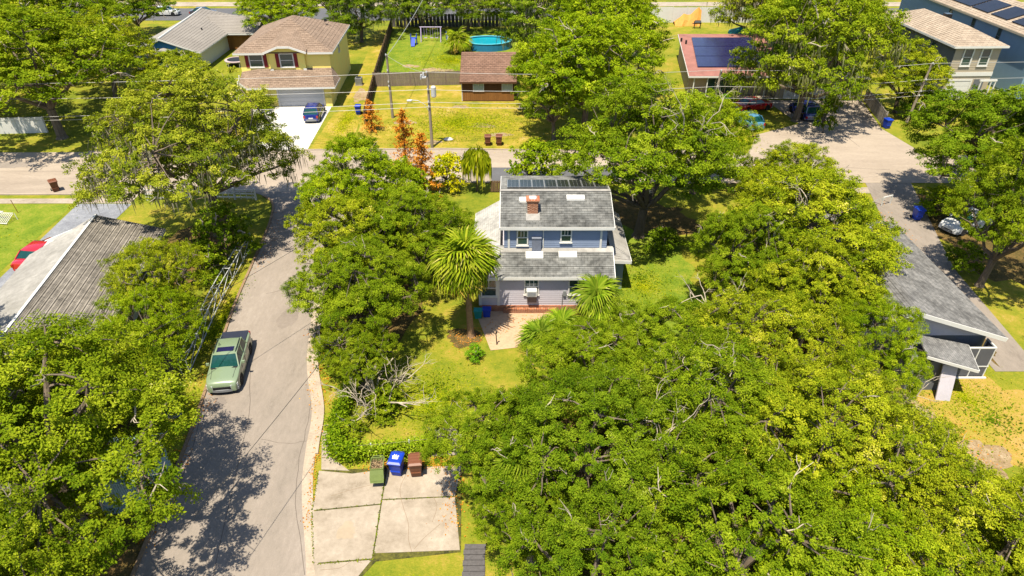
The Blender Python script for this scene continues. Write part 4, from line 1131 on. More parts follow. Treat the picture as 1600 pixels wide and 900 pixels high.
# side roofs
LW = MB()
LW.courses((-2.85, 48.6, 2.96), (-2.85, 39.0, 2.96), (-.85, 40.4, 4.15), (-.85, 48.6, 4.15), 13, .03, .10)
LW.build('side_roof', M['roof_sunlit'], bh)  # brightness of the sun-facing slope put into paler shingles
RW = MB()
RW.courses((8.45, 42.0, 2.9), (8.45, 48.6, 2.9), (6.9, 48.6, 4.0), (6.9, 42.0, 4.0), 12, .03, .10)
RW.courses((7.0, 41.4, 2.96), (8.45, 41.4, 2.90), (8.45, 42.0, 2.9), (6.9, 42.0, 4.0), 6, .03, .08)
RW.build('side_roof', M['roof_pale'], bh)
f = MB(); fascia(f, [(-2.87, 48.6, 2.94), (-2.87, 38.98, 2.94), (-1.1, 39.02, 2.98)]); fascia(f, [(7.2, 41.37, 2.92), (8.47, 41.37, 2.88), (8.47, 48.6, 2.88)], .05, .24)
f.build('fascia', M['white'], bh)
walls(bh, 7.4, 42.2, 8.1, 48.4, 0, 2.8, M['blue_siding'], 'porch_wall')
# upper storey
UX0, UX1, UY0, UY1 = -.55, 6.55, 41.1, 47.4
walls(bh, UX0, UY0, UX1, UY1, 3.6, 5.95, M['blue_siding'])
s = MB()
s.courses((UX0, UY0 - .005, 4.05), (UX1, UY0 - .005, 4.05), (UX1, UY0 - .005, 5.9), (UX0, UY0 - .005, 5.9), 11, .025, .02)
s.courses((UX1 + .005, UY0, 4.0), (UX1 + .005, UY1, 4.0), (UX1 + .005, UY1, 5.9), (UX1 + .005, UY0, 5.9), 11, .025, .02)
s.build('clapboards', M['blue_siding'], bh, kind='stuff')
for x in (-.22, UX1 - .42):
    MB().box(x - .07, UY0 - .065, 4.05, x + .07, UY0 - .031, 5.9).build('corner_board', M['white'], bh)
window(bh, 'S', .72, UY0 - .03, 4.98, .62, 1.05, mull=2)
window(bh, 'S', 3.72, UY0 - .03, 5.15, .62, .9, mull=2)
MB().box(1.38, UY0 - .30, 4.0, 2.0, UY0 - .03, 5.0).build('utility_box', plain("grey_blue_metal", (.20, .22, .29), .6), bh)
MB().box(1.36, UY0 - .34, 5.02, 2.02, UY0 - .02, 5.08).build('box_lid', plain("grey_blue_metal_lid", (.24, .26, .32), .6), bh)
d = MB().box(2.13, UY0 - .09, 4.1, 2.19, UY0 - .032, 5.8).build('downspout', M['white'], bh)
UR = MB()
UR.courses((-.80, 40.78, 5.93), (6.95, 40.78, 5.93), (6.95, 44.1, 7.08), (-.80, 44.1, 7.08), 22, .03, .12)
UR.courses((6.95, 48.0, 6.45), (-.80, 48.0, 6.45), (-.80, 44.1, 7.08), (6.95, 44.1, 7.08), 22, .02, .12)
UR.build('upper_roof', M['roof_slate'], bh)
MB().bar((-.82, 44.1, 7.11), (6.97, 44.1, 7.11), .32, .05).build('ridge_cap', M['roof_pale'], bh)
f = MB(); fascia(f, [(-.82, 48, 6.43), (-.82, 44.1, 7.05), (-.82, 40.76, 5.91), (6.97, 40.76, 5.91), (6.97, 44.1, 7.05), (6.97, 48, 6.43)])
f.build('fascia', M['white'], bh)
for (x, y, lo, hi, ya, yb, ww, hh) in ((1.15, 43.15, 5.86, 7.08, 40.55, 44.1, 1.25, .40), (4.45, 43.35, 5.86, 7.08, 40.55, 44.1, 1.25, .40),
                                       (1.55, 40.55, 2.96, 4.20, 38.85, 41.35, 1.2, .45), (3.85, 40.6, 2.96, 4.20, 38.85, 41.35, 1.25, .40)):
    sl = (hi - lo) / (yb - ya)
    z = lo + (y - ya) * sl
    dy = hh / 2
    P_ = lambda yy, up: lo + (yy - ya) * sl + up
    q = MB().hexa([(x - ww / 2, y - dy, P_(y - dy, .0)), (x + ww / 2, y - dy, P_(y - dy, .0)), (x + ww / 2, y + dy, P_(y + dy, 0)), (x - ww / 2, y + dy, P_(y + dy, 0)),
                   (x - ww / 2, y - dy, P_(y - dy, .13)), (x + ww / 2, y - dy, P_(y - dy, .13)), (x + ww / 2, y + dy, P_(y + dy, .13)), (x - ww / 2, y + dy, P_(y + dy, .13))]).build('skylight', M['white'], bh)
    e = .07
    MB().hexa([(x - ww / 2 + e, y - dy + e, P_(y - dy + e, .11)), (x + ww / 2 - e, y - dy + e, P_(y - dy + e, .11)), (x + ww / 2 - e, y + dy - e, P_(y + dy - e, .11)), (x - ww / 2 + e, y + dy - e, P_(y + dy - e, .11)),
               (x - ww / 2 + e, y - dy + e, P_(y - dy + e, .155)), (x + ww / 2 - e, y - dy + e, P_(y - dy + e, .155)), (x + ww / 2 - e, y + dy - e, P_(y + dy - e, .155)), (x - ww / 2 + e, y + dy - e, P_(y + dy - e, .155))]).build('pane', plain("milky_dome", (.78, .78, .76), .25, .5), q)
# chimney with stepped brick corbels
ch = MB().box(1.06, 41.9, 6.0, 1.78, 42.5, 7.15)
for k in range(3):
    ch.box(1.03 - k * .035, 41.87 - k * .035, 7.15 + k * .09, 1.81 + k * .035, 42.53 + k * .035, 7.15 + k * .09 + .085)
cho = ch.build('chimney', M['chimney'], bh)
cb = MB()
for r in range(11):
    for c in range(3):
        x = 1.065 + c * .235 + (.11 if r % 2 else 0)
        if x + .2 < 1.85:
            cb.box(x, 41.875 - .006 * ((r * 7 + c) % 3), 6.22 + r * .085, min(x + .215, 1.775), 41.90, 6.22 + r * .085 + .070)
cb.build('brick_course', M['chimney'], cho, kind='stuff')
MB().box(1.18, 42.0, 7.42, 1.66, 42.4, 7.50).build('flue', M['white'], cho)
MB().hexa([(.95, 41.3, 6.13), (1.9, 41.3, 6.13), (1.9, 41.92, 6.36), (.95, 41.92, 6.36), (.95, 41.3, 6.19), (1.9, 41.3, 6.19), (1.9, 41.92, 6.42), (.95, 41.92, 6.42)]).build('apron_flashing', M['roof_pale'], cho)
# solar panels on the rear slope
sl = (6.45 - 7.08) / 3.9
for k in range(8):
    xa = -.35 + k * .90
    y0, y1 = 44.5, 46.4
    zz = lambda yy, up: 7.08 + (yy - 44.1) * sl + up
    p = MB().hexa([(xa, y0, zz(y0, .12)), (xa + .87, y0, zz(y0, .12)), (xa + .87, y1, zz(y1, .12)), (xa, y1, zz(y1, .12)), (xa, y0, zz(y0, .16)), (xa + .87, y0, zz(y0, .16)), (xa + .87, y1, zz(y1, .16)), (xa, y1, zz(y1, .16))]).build('solar_panel', M['alu'], bh)
    c = MB()
    for i in range(3):
        for j in range(4):
            a0 = xa + .03 + i * .273; b0 = y0 + .03 + j * .465
            c.hexa([(a0, b0, zz(b0, .15)), (a0 + .262, b0, zz(b0, .15)), (a0 + .262, b0 + .45, zz(b0 + .45, .15)), (a0, b0 + .45, zz(b0 + .45, .15)),
                    (a0, b0, zz(b0, .166)), (a0 + .262, b0, zz(b0, .166)), (a0 + .262, b0 + .45, zz(b0 + .45, .166)), (a0, b0 + .45, zz(b0 + .45, .166))])
    c.build('cells', M['solar'], p)
walls(bh, 0.2, 47.4, 6.2, 49.0, 3.0, 4.0, M['blue_siding'], 'rear_wall')

# ---- yellow two storey house
yh = thing('yellow_house', 'yellow two storey house with taupe hip roof, maroon shutters and a white double garage door', 'house', (-22.4, 83.5, 0), 3.0)
W = 11.0
walls(yh, -W, 2.6, 0, 16.2, 0, 6.0, M['yellow'])
walls(yh, -8.9, 0, 0.15, 2.6, 0, 2.75, M['yellow'], 'garage_wall')
walls(yh, -7.3, 2.28, -3.0, 2.6, 3.2, 6.05, M['yellow'], 'bay_wall')
R = MB()
e = .5
fl, fr, rr_, rl = (-W - e, 2.1, 5.95), (e, 2.1, 5.95), (e, 16.7, 5.95), (-W - e, 16.7, 5.95)
ap1 = (-W / 2, 8.4, 8.6); ap2 = (-W / 2, 10.4, 8.6)
R.courses(fl, fr, ap1, ap1, 16, .03, .1); R.courses(fr, rr_, ap2, ap1, 16, .03, .1); R.courses(rr_, rl, ap2, ap2, 16, .03, .1); R.courses(rl, fl, ap1, ap2, 16, .03, .1)
R.build('roof', M['roof_taupe'], yh)
# bay gable
rf = MB()
rf.hexa([(-7.7, 1.5, 6.02), (-5.9, 1.5, 6.72), (-5.9, 6.6, 6.9), (-7.7, 2.6, 6.02), (-7.7, 1.5, 6.12), (-5.9, 1.5, 6.82), (-5.9, 6.6, 7.9), (-7.7, 2.6, 6.3)])
rf.hexa([(-5.9, 1.5, 6.72), (-4.5, 1.5, 6.72), (-4.5, 6.6, 6.9), (-5.9, 6.6, 6.9), (-5.9, 1.5, 6.82), (-4.5, 1.5, 6.82), (-4.5, 6.6, 7.9), (-5.9, 6.6, 7.9)])
rf.hexa([(-4.5, 1.5, 6.72), (-2.6, 1.5, 6.02), (-2.6, 2.6, 6.02), (-4.5, 6.6, 6.9), (-4.5, 1.5, 6.82), (-2.6, 1.5, 6.12), (-2.6, 2.6, 6.3), (-4.5, 6.6, 7.9)])
rf.build('bay_roof', M['roof_taupe'], yh)
tr = MB(); fascia(tr, [(-7.75, 1.46, 6.12), (-5.9, 1.46, 6.82), (-4.5, 1.46, 6.82), (-2.55, 1.46, 6.12)], .06, .24)
fascia(tr, [(-W - e - .02, 16.7, 5.93), (-W - e - .02, 2.08, 5.93), (-7.75, 2.08, 5.93)], .06, .22); fascia(tr, [(-2.55, 2.08, 5.93), (e + .02, 2.08, 5.93), (e + .02, 16.7, 5.93)], .06, .22)
tr.build('gutter', M['white'], yh)
MB().hexa([(-7.3, 2.2, 5.9), (-3.0, 2.2, 5.9), (-3.0, 2.5, 5.9), (-7.3, 2.5, 5.9), (-5.9, 2.2, 6.68), (-4.5, 2.2, 6.68), (-4.5, 2.5, 6.68), (-5.9, 2.5, 6.68)]).build('bay_gable', M['yellow'], yh)
for x in (-7.15, -3.1):
    MB().box(x - .2, 2.12, 3.55, x + .2, 2.30, 4.0).build('bracket', M['white'], yh)
for (u, yy, z) in ((-9.0, 2.6, 4.95), (-5.2, 2.28, 5.0)):
    window(yh, 'S', u, yy, z, 1.5, 1.45, fw=.13, pane='glass_pale' if 0 else 'glass')
    for sg in (-1, 1):
        xs = u + sg * 1.12
        sh = MB().box(xs - .21, yy - .06, z - .82, xs + .21, yy - .005, z + .82)
        for q in range(9):
            sh.box(xs - .17, yy - .075, z - .74 + q * .165, xs + .17, yy - .055, z - .66 + q * .165)
        sh.build('shutter', M['maroon'], yh)
window(yh, 'E', 9.0, 0.0, 4.9, .7, 1.1, fw=.1)
# skirt roof over the garage
SR = MB()
a0, a1, b0, b1 = (-9.7, -1.0, 2.62), (.85, -1.0, 2.62), (0.0, 2.55, 3.95), (-W + .2, 2.55, 3.95)
SR.courses(a0, a1, b0, (-8.8, 2.55, 3.95), 11, .03, .1)
SR.courses(a1, (.85, 2.9, 2.62), (0.02, 2.95, 3.95), b0, 11, .03, .06)
SR.courses((-11.2, 1.3, 2.62), a0, (-8.8, 2.55, 3.95), (-11.0, 2.58, 3.6), 8, .03, .06)
SR.build('skirt_roof', M['roof_taupe'], yh)
tr = MB(); fascia(tr, [(-11.2, 1.3, 2.60), (-9.72, -1.02, 2.60), (.87, -1.02, 2.60), (.87, 2.9, 2.60)], .06, .2)
tr.build('gutter', M['white'], yh)
gd = MB()
for k in range(4):
    gd.box(-6.3, -.045, .05 + k * .56, -.95, -.005, .05 + k * .56 + .54)
    for q in range(8):
        gd.box(-6.2 + q * .66, -.060, .15 + k * .56, -6.2 + q * .66 + .52, -.044, .15 + k * .56 + .34)
gd.build('garage_door', M['garage'], yh)
f = MB().box(-6.5, -.07, 0, -6.31, -.004, 2.45).box(-.94, -.07, 0, -.75, -.004, 2.45).box(-6.5, -.07, 2.31, -.75, -.004, 2.48); f.build('garage_frame', M['white'], yh)
MB().box(-.65, -.35, 0, .15, -.005, 1.1).build('pilaster', M['yellow'], yh)
MB().box(-9.9, 2.53, 0, -9.0, 2.605, 2.1).build('front_door', M['dark_wood'], yh)
MB().box(-2.0, 12.0, 7.4, -1.7, 12.3, 7.75).build('roof_vent', M['dark'], yh)

# ---- brown cabin
bc = thing('brown_cabin', 'small brown cabin with a brown shingle roof and two curtained windows behind the dry lawn', 'cabin', (-6.25, 85.2, 0))
walls(bc, 0, 0, 6.5, 8.6, 0, 2.7, M['dark_wood'])
wp = MB()
for k in range(26):
    wp.box(k * .25, -.05, .12, k * .25 + .235, -.004, 1.25)
wp.build('boards', M['brown_wood'], bc, kind='stuff')
MB().box(-.04, -.07, 0, 6.54, -.052, .12).build('sill_beam', M['dark_wood'], bc)
wu = MB()
for k in range(26):
    wu.box(k * .25, -.04, 1.30, k * .25 + .235, -.004, 2.5)
wu.build('boards', M['dark_wood'], bc, kind='stuff')
window(bc, 'S', 2.05, -.05, 1.9, 1.25, 1.05, 'glass_pale', 'white', .06, 0, True, 1)
window(bc, 'S', 5.65, -.05, 1.9, 1.25, 1.05, 'glass_pale', 'white', .06, 0, True, 1)
MB().box(-.09, -.08, 0, -.001, .08, 2.5).build('corner_board', M['white'], bc)
R = MB(); R.courses((-.25, -.45, 2.55), (6.8, -.45, 2.55), (6.8, 5.2, 4.75), (-.25, 5.2, 4.75), 16, .03, .1); R.courses((6.8, 9.2, 2.9), (-.25, 9.2, 2.9), (-.25, 5.2, 4.75), (6.8, 5.2, 4.75), 12, .03, .1)
R.build('roof', M['roof_brown'], bc)
f = MB(); fascia(f, [(-.27, 5.2, 4.72), (-.27, -.47, 2.52), (6.82, -.47, 2.52), (6.82, 5.2, 4.72)], .05, .16); f.build('fascia', M['dark_wood'], bc)

# ---- grey gabled house on the left (nearest)
gh = thing('grey_gabled_house', 'grey roofed house with a white ridge line beside the red car on the left', 'house', (-30.1, 38.0, 0), 8.5)
walls(gh, -3.6, -8.8, 4.0, 7.4, 0, 2.75, M['white'])
R = MB()
R.courses((4.5, -9.4, 2.72), (4.5, 7.9, 2.72), (0, 7.9, 4.25), (0, -9.4, 4.25), 34, .028, .1)
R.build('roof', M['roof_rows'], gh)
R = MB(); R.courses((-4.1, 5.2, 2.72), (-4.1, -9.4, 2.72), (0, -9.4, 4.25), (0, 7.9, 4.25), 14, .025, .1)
R.build('roof', M['roof_pale'], gh, label='pale left roof slope')  # left slope coloured paler than the right one
MB().bar((0, -9.4, 4.30), (0, 7.95, 4.30), .17, .06).build('ridge_cap', M['white'], gh)
g_ = MB(); g_.hexa([(-3.9, 7.2, 2.7), (3.9, 7.2, 2.7), (3.9, 7.38, 2.7), (-3.9, 7.38, 2.7), (-.05, 7.2, 4.1), (.05, 7.2, 4.1), (.05, 7.38, 4.1), (-.05, 7.38, 4.1)])
g_.build('gable', M['white'], gh)
g_ = MB(); g_.hexa([(-3.9, -8.8, 2.7), (3.9, -8.8, 2.7), (3.9, -8.6, 2.7), (-3.9, -8.6, 2.7), (-.05, -8.8, 4.1), (.05, -8.8, 4.1), (.05, -8.6, 4.1), (-.05, -8.6, 4.1)]); g_.build('gable', M['white'], gh)
f = MB(); fascia(f, [(-4.12, -9.4, 2.70), (-4.12, 5.2, 2.70), (0, 7.93, 4.20), (4.52, 7.93, 2.70), (4.52, -9.4, 2.70)], .05, .18); f.build('fascia', M['white'], gh)
window(gh, 'E', 3.0, 4.0, 1.5, 1.2, 1.1); window(gh, 'E', -2.0, 4.0, 1.5, 1.2, 1.1); window(gh, 'N', 1.5, 7.4, 1.5, 1.2, 1.1)

# ---- grey hip roofed house at the top left
hh = thing('hip_roofed_house', 'grey hip roofed house with a bright blue gable at the top left', 'house', (-49, 99, 0), 0)
walls(hh, -4.6, 0, 4.6, 20, 0, 2.7, M['white'])
walls(hh, -3.6, -.35, 3.6, 0.01, .0, 2.6, M['bright_blue'], 'front_wall')
R = MB()
A, B_, C_, D_ = (-5.4, -.8, 2.65), (5.2, -.8, 2.65), (5.2, 9.6, 2.65), (-5.4, 21, 2.65)
rd0, rd1 = (-.1, -.8, 4.5), (-1.6, 19, 4.6)
R.courses(B_, (5.2, 12, 2.65), (-.9, 12, 4.55), rd0, 14, .03, .1)
R.courses((5.2, 12, 2.65), (5.0, 21, 2.65), rd1, (-.9, 12, 4.55), 14, .03, .1)
R.courses((9.6, 10.6, 2.65), (9.6, 19.6, 2.65), (9.4, 16.0, 3.9), (9.4, 15.0, 3.9), 8, .03, .1)
R.courses((3.6, 10.4, 2.65), (9.6, 10.4, 2.65), (9.5, 15.5, 4.1), (0.5, 15.5, 4.35), 12, .03, .1)
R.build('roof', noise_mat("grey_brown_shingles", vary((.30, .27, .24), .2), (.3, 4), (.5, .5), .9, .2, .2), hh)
R = MB(); R.courses(D_, A, rd0, rd1, 14, .03, .1); R.build('roof', M['roof_pale'], hh, label='pale left roof slope')  # this slope has a paler grey than the rest of the roof
MB().tube([(-.1, -.85, 4.55), (-1.6, 19, 4.65)], .12, 5).build('ridge_cap', M['white'], hh)
g_ = MB(); g_.hexa([(-4.4, -.4, 2.62), (4.4, -.4, 2.62), (4.4, -.1, 2.62), (-4.4, -.1, 2.62), (-.15, -.4, 4.35), (-.05, -.4, 4.35), (-.05, -.1, 4.35), (-.15, -.1, 4.35)])
g_.build('gable', M['bright_blue'], hh)
MB().hexa([(-2.6, -1.5, 2.35), (2.8, -1.5, 2.35), (2.8, -.3, 2.6), (-2.6, -.3, 2.6), (.0, -1.5, 3.1), (.2, -1.5, 3.1), (.2, -.3, 3.2), (0, -.3, 3.2)]).build('porch_roof', M['roof_pale'], hh)
f = MB(); fascia(f, [(-5.42, 21, 2.6), (-5.42, -.82, 2.62), (-.1, -.84, 4.48), (5.22, -.82, 2.62), (5.22, 10.3, 2.62), (9.6, 10.36, 2.62)], .06, .2); f.build('fascia', M['white'], hh)
walls(hh, 4.6, 11.2, 9.2, 19, 0, 2.6, M['brown_wood'], 'wing_wall')
MB().tube([(2.2, 8.4, 3.5), (2.2, 8.4, 3.9)], .12, 6).build('roof_vent', M['dark'], hh)

# ---- pink roofed house with blue solar panels
ph = thing('pink_roofed_house', 'low house with a flat pink roof and rows of dark blue solar panels', 'house', (22.4, 86.2, 0))
MB().prism([(.2, 1.2), (12.6, 1.2), (13.8, 18.2), (2.5, 18.2)], 0, 2.8).build('wall', M['cream'], ph)
R = MB().hexa([(-.2, -.2, 2.75), (13.2, -.2, 2.75), (14.6, 19.6, 3.2), (2.4, 19.6, 3.2), (-.2, -.2, 2.95), (13.2, -.2, 2.95), (14.6, 19.6, 3.4), (2.4, 19.6, 3.4)]); R.build('roof', M['roof_pink'], ph)
f = MB(); fascia(f, [(2.36, 19.6, 3.36), (-.24, -.24, 2.90), (13.2, -.24, 2.90)], .06, .2); f.build('fascia', M['white'], ph)
zr = lambda y: 2.95 + (y + .2) * .45 / 19.8
for r in range(3):
    for c in range(5):
        y0, y1 = 3.2 + r * 4.7, 3.2 + r * 4.7 + 4.5
        x0 = 1.6 + r * .75 + c * 1.75; 
        k = .16
        MB().hexa([(x0, y0, zr(y0) + .03), (x0 + 1.74, y0, zr(y0) + .03), (x0 + 1.74 + .72, y1, zr(y1) + .03), (x0 + .72, y1, zr(y1) + .03),
                   (x0, y0, zr(y0) + k), (x0 + 1.74, y0, zr(y0) + k), (x0 + 1.74 + .72, y1, zr(y1) + k), (x0 + .72, y1, zr(y1) + k)]).build('solar_panel', M['solar_blue'], ph)
for x, y in ((2.0, 15.5), (2.4, 14.2), (11, 8)):
    MB().tube([(x, y, 3.0), (x, y, 3.8)], .14, 6).build('roof_vent', M['dark'], ph)
MB().box(2.6, 1.13, 0, 6.0, 1.205, 2.3).build('patio_door', M['glass'], ph)
f = MB()
for x in (2.5, 3.6, 4.9, 6.0):
    f.box(x, 1.08, 0, x + .1, 1.128, 2.4)
f.build('door_frame', M['cream'], ph)
for x in (.5, 2.2, 6.6, 9.6):
    MB().box(x, -.05, 0, x + .12, .07, 2.8).build('porch_post', M['white'], ph)
MB().box(0.2, -.1, 0, 12, 1.1, .14).build('porch_floor', M['conc'], ph)
MB().box(0.2, -.35, 0, 2.2, -.12, .5).build('planter_wall', M['foundation'], ph)

# ---- beige two storey house
be = thing('beige_house', 'narrow beige two storey house with a tan hip roof at the upper right', 'house', (54.2, 85.6, 0), 2.0)
BW = 5.7
walls(be, 0, 0, .05, 17, 0, 6.8, M['grey_wall'], 'shade_toned_wall')  # shade on this side of the beige house painted in as dark grey
walls(be, .05, 0.02, BW, 17, 0, 6.8, M['beige'])
s = MB(); s.courses((.05, 0.0, 3.5), (BW, 0.0, 3.5), (BW, 0.0, 6.8), (.05, 0.0, 6.8), 16, .03, .02); s.build('clapboards', M['beige'], be, kind='stuff')
MB().box(-.02, -.06, 3.02, BW + .02, -.002, 3.5).build('band_board', M['white'], be)
R = MB()
z0, z1 = 6.75, 8.3; e = .5
fl, fr, rr_, rl = (-e, -e, z0), (BW + e, -e, z0), (BW + e, 17.5, z0), (-e, 17.5, z0)
p1, p2 = (BW / 2, 3.8, z1), (BW / 2, 13.5, z1)
R.courses(fl, fr, p1, p1, 12, .03, .1); R.courses(fr, rr_, p2, p1, 12, .03, .1); R.courses(rr_, rl, p2, p2, 12, .03, .1); R.courses(rl, fl, p1, p2, 12, .03, .1)
R.build('roof', M['roof_tan'], be)
f = MB(); fascia(f, [(-e - .02, 17.5, 6.72), (-e - .02, -e - .02, 6.72), (BW + e + .02, -e - .02, 6.72), (BW + e + .02, 17.5, 6.72)], .06, .24); f.build('gutter', M['white'], be)
window(be, 'S', 1.75, -.045, 5.35, 1.0, 1.9, fw=.16); window(be, 'S', 3.95, -.045, 5.35, 1.0, 1.9, fw=.16)
gd = MB()
for k in range(4):
    gd.box(.55, -.07, .05 + k * .58, 3.25, -.025, .05 + k * .58 + .56)
gd.build('garage_door', M['white'], be)
f = MB().box(.33, -.10, 0, .54, -.02, 2.42).box(3.26, -.10, 0, 3.46, -.02, 2.42).box(.33, -.10, 2.42, 3.46, -.02, 2.62); f.build('garage_frame', M['white'], be)
MB().box(3.75, -.03, .1, 5.0, .015, 2.6).build('entry_recess_shade', M['grey_wall'], be)  # flat panel, the shade of the entry put into its dark grey
pp = MB().box(3.7, -1.3, 0, 3.82, -1.18, 2.7).box(5.0, -1.3, 0, 5.12, -1.18, 2.7).box(5.55, -1.3, 0, 5.67, -1.18, 2.7); pp.build('porch_post', M['white'], be)
MB().box(3.6, -1.33, 2.705, 5.75, -1.13, 2.9).build('porch_lintel', M['white'], be)
for y in (4.5, 11.0):
    window(be, 'W', y, 0.0, 5.3, .8, 1.4, fw=.06, frame='grey_wall')
MB().box(3.3, 9.0, 7.9, 4.1, 9.8, 8.5).build('roof_vent', M['solar'], be)

# ---- steel blue house behind
sb = thing('steel_blue_house', 'tall steel blue house with dark solar panels on its roof at the top right corner', 'house', (64.2, 86, 0), 0)
walls(sb, 0, 0, 10, 34, 0, 7.4, M['steel_blue'])
s = MB(); s.courses((-.005, 34, .3), (-.005, 0, .3), (-.005, 0, 7.3), (-.005, 34, 7.3), 34, .03, .02); s.build('clapboards', M['steel_blue'], sb, kind='stuff')
R = MB(); R.courses((-.5, 34.6, 7.4), (-.5, -.6, 7.4), (5, -.6, 9.2), (5, 34.6, 9.2), 14, .03, .1); R.courses((10.5, -.6, 7.4), (10.5, 34.6, 7.4), (5, 34.6, 9.2), (5, -.6, 9.2), 14, .03, .1)
R.build('roof', M['roof_tan'], sb)
f = MB(); fascia(f, [(-.53, 34.6, 7.36), (-.53, -.6, 7.36), (5, -.62, 9.15), (10.5, -.62, 7.36)], .06, .25); f.build('gutter', M['beige'], sb)
for y0, y1 in ((8.0, 11.6), (12.4, 16.2), (16.6, 23.0), (1.0, 7.0)):
    zq = lambda x, up: 7.4 + (x + .5) * 1.8 / 5.5 + up
    MB().hexa([(.7, y0, zq(.7, .06)), (3.6, y0, zq(3.6, .06)), (3.6, y1, zq(3.6, .06)), (.7, y1, zq(.7, .06)), (.7, y0, zq(.7, .18)), (3.6, y0, zq(3.6, .18)), (3.6, y1, zq(3.6, .18)), (.7, y1, zq(.7, .18))]).build('solar_panel', M['solar'], sb)
for y in (7.5, 13.5, 19.5):
    window(sb, 'W', y, -.03, 6.0, .7, 1.9, fw=.04, frame='grey_wall', rails=1, sill=False)
for y in (3.0, 10.0):
    MB().box(4.2, y, 8.9, 4.9, y + .8, 9.5).build('roof_vent', M['solar'], sb)

# ---- long grey house on the right
rh = thing('grey_roofed_house', 'long low house with a grey roof, shaded gable and screened porch on the right', 'house', (0, 0, 0))
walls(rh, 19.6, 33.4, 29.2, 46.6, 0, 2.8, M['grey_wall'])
R = MB()
R.courses((29.9, 32.7, 2.72), (29.9, 47.2, 2.72), (24.6, 46.6, 4.45), (24.2, 32.7, 4.55), 20, .025, .1)
R.courses((18.8, 47.2, 2.72), (18.8, 32.7, 2.72), (24.2, 32.7, 4.55), (24.6, 46.6, 4.45), 20, .025, .1)
R.build('roof', M['roof_grey'], rh)
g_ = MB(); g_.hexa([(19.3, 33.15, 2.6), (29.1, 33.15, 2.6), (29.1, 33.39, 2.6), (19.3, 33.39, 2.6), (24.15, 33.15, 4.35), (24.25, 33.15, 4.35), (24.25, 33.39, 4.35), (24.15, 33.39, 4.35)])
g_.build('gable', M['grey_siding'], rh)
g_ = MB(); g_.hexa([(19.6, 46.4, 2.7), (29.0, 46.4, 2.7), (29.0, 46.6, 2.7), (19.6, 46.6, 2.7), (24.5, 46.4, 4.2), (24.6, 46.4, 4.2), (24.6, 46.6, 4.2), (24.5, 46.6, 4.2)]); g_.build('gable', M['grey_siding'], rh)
f = MB(); fascia(f, [(18.8, 32.66, 2.70), (24.2, 32.66, 4.53), (29.9, 32.66, 2.70)], .06, .26); fascia(f, [(29.93, 32.7, 2.68), (29.93, 47.2, 2.68)], .05, .16)
f.build('fascia', M['white'], rh)
# porch roof stepping down to the camera
R = MB(); R.courses((26.9, 30.2, 2.35), (27.6, 32.55, 2.35), (24.3, 32.55, 3.1), (23.9, 30.6, 3.1), 12, .02, .08); R.build('porch_roof', M['roof_grey'], rh)
f = MB(); fascia(f, [(23.9, 30.57, 3.07), (26.93, 30.17, 2.32), (27.63, 32.55, 2.32)], .05, .18); f.build('fascia', M['white'], rh)
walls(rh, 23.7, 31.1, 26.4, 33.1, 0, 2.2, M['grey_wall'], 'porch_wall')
MB().hexa([(25.2, 30.2, 0), (26.0, 30.1, 0), (26.0, 30.18, 0), (25.2, 30.28, 0), (25.3, 30.9, 2.15), (26.1, 30.75, 2.15), (26.1, 30.83, 2.15), (25.3, 30.98, 2.15)]).build('leaning_board', M['grey_siding'], rh)
# screened enclosure with its frame
sc = MB()
for x in (27.25, 28.2, 29.15):
    sc.box(x - .03, 32.25, 0, x + .03, 32.33, 2.25)
sc.box(27.2, 32.25, 2.25, 29.2, 32.34, 2.34); sc.box(29.12, 32.34, 2.25, 29.2, 33.2, 2.34); sc.box(27.2, 32.23, .85, 29.2, 32.249, .93); sc.box(27.1, 32.1, 0, 29.3, 32.22, .1)
sc.box(29.12, 33.1, 0, 29.2, 33.2, 2.24)
sc.build('screen_frame', M['white'], rh)
MB().box(27.29, 32.27, .12, 29.11, 32.30, 2.24).box(29.14, 32.35, .1, 29.17, 33.1, 2.24).build('screen_panel', M['screen'], rh)
MB().box(27.25, 32.35, 0.0, 29.1, 33.35, .12).build('porch_floor', M['conc'], rh)

# ---- corrugated shed and the small house under the big oak, bottom left
sh = thing('corrugated_shed', 'pale teal corrugated shed beneath the large left oak', 'shed', (-20.1, 22.0, 0), 8)
c = MB()
for k in range(22):
    x = k * .11
    c.tube([(x, 0, 0), (x, 0, 2.1)], .06, 6); 
for k in range(26):
    c.tube([(2.36, k * .11, 0), (2.36, k * .11, 2.1)], .06, 6)
c.box(0, .05, 0, 2.33, 2.8, 2.08)
c.build('wall', M['teal_wall'], sh)
R = MB()
for k in range(24):
    R.bar((k * .11 - .1, -.25, 2.28), (k * .11 - .1, 3.1, 2.12), .10, .05 if k % 2 else .09)
R.build('roof', M['teal_wall'], sh)
lh = thing('low_white_house', 'low white house mostly hidden under the large oak at the bottom left', 'house', (-31, 15, 0), 6)
walls(lh, 0, 0, 8.2, 6, 0, 2.5, M['white'])
R = MB(); R.courses((-.4, -.5, 2.5), (8.6, -.5, 2.5), (8.6, 3, 3.7), (-.4, 3, 3.7), 12, .03, .1); R.courses((8.6, 6.5, 2.5), (-.4, 6.5, 2.5), (-.4, 3, 3.7), (8.6, 3, 3.7), 12, .03, .1); R.build('roof', M['roof_pale'], lh)
window(lh, 'E', 2, 8.2, 1.4, 1.1, 1.0)

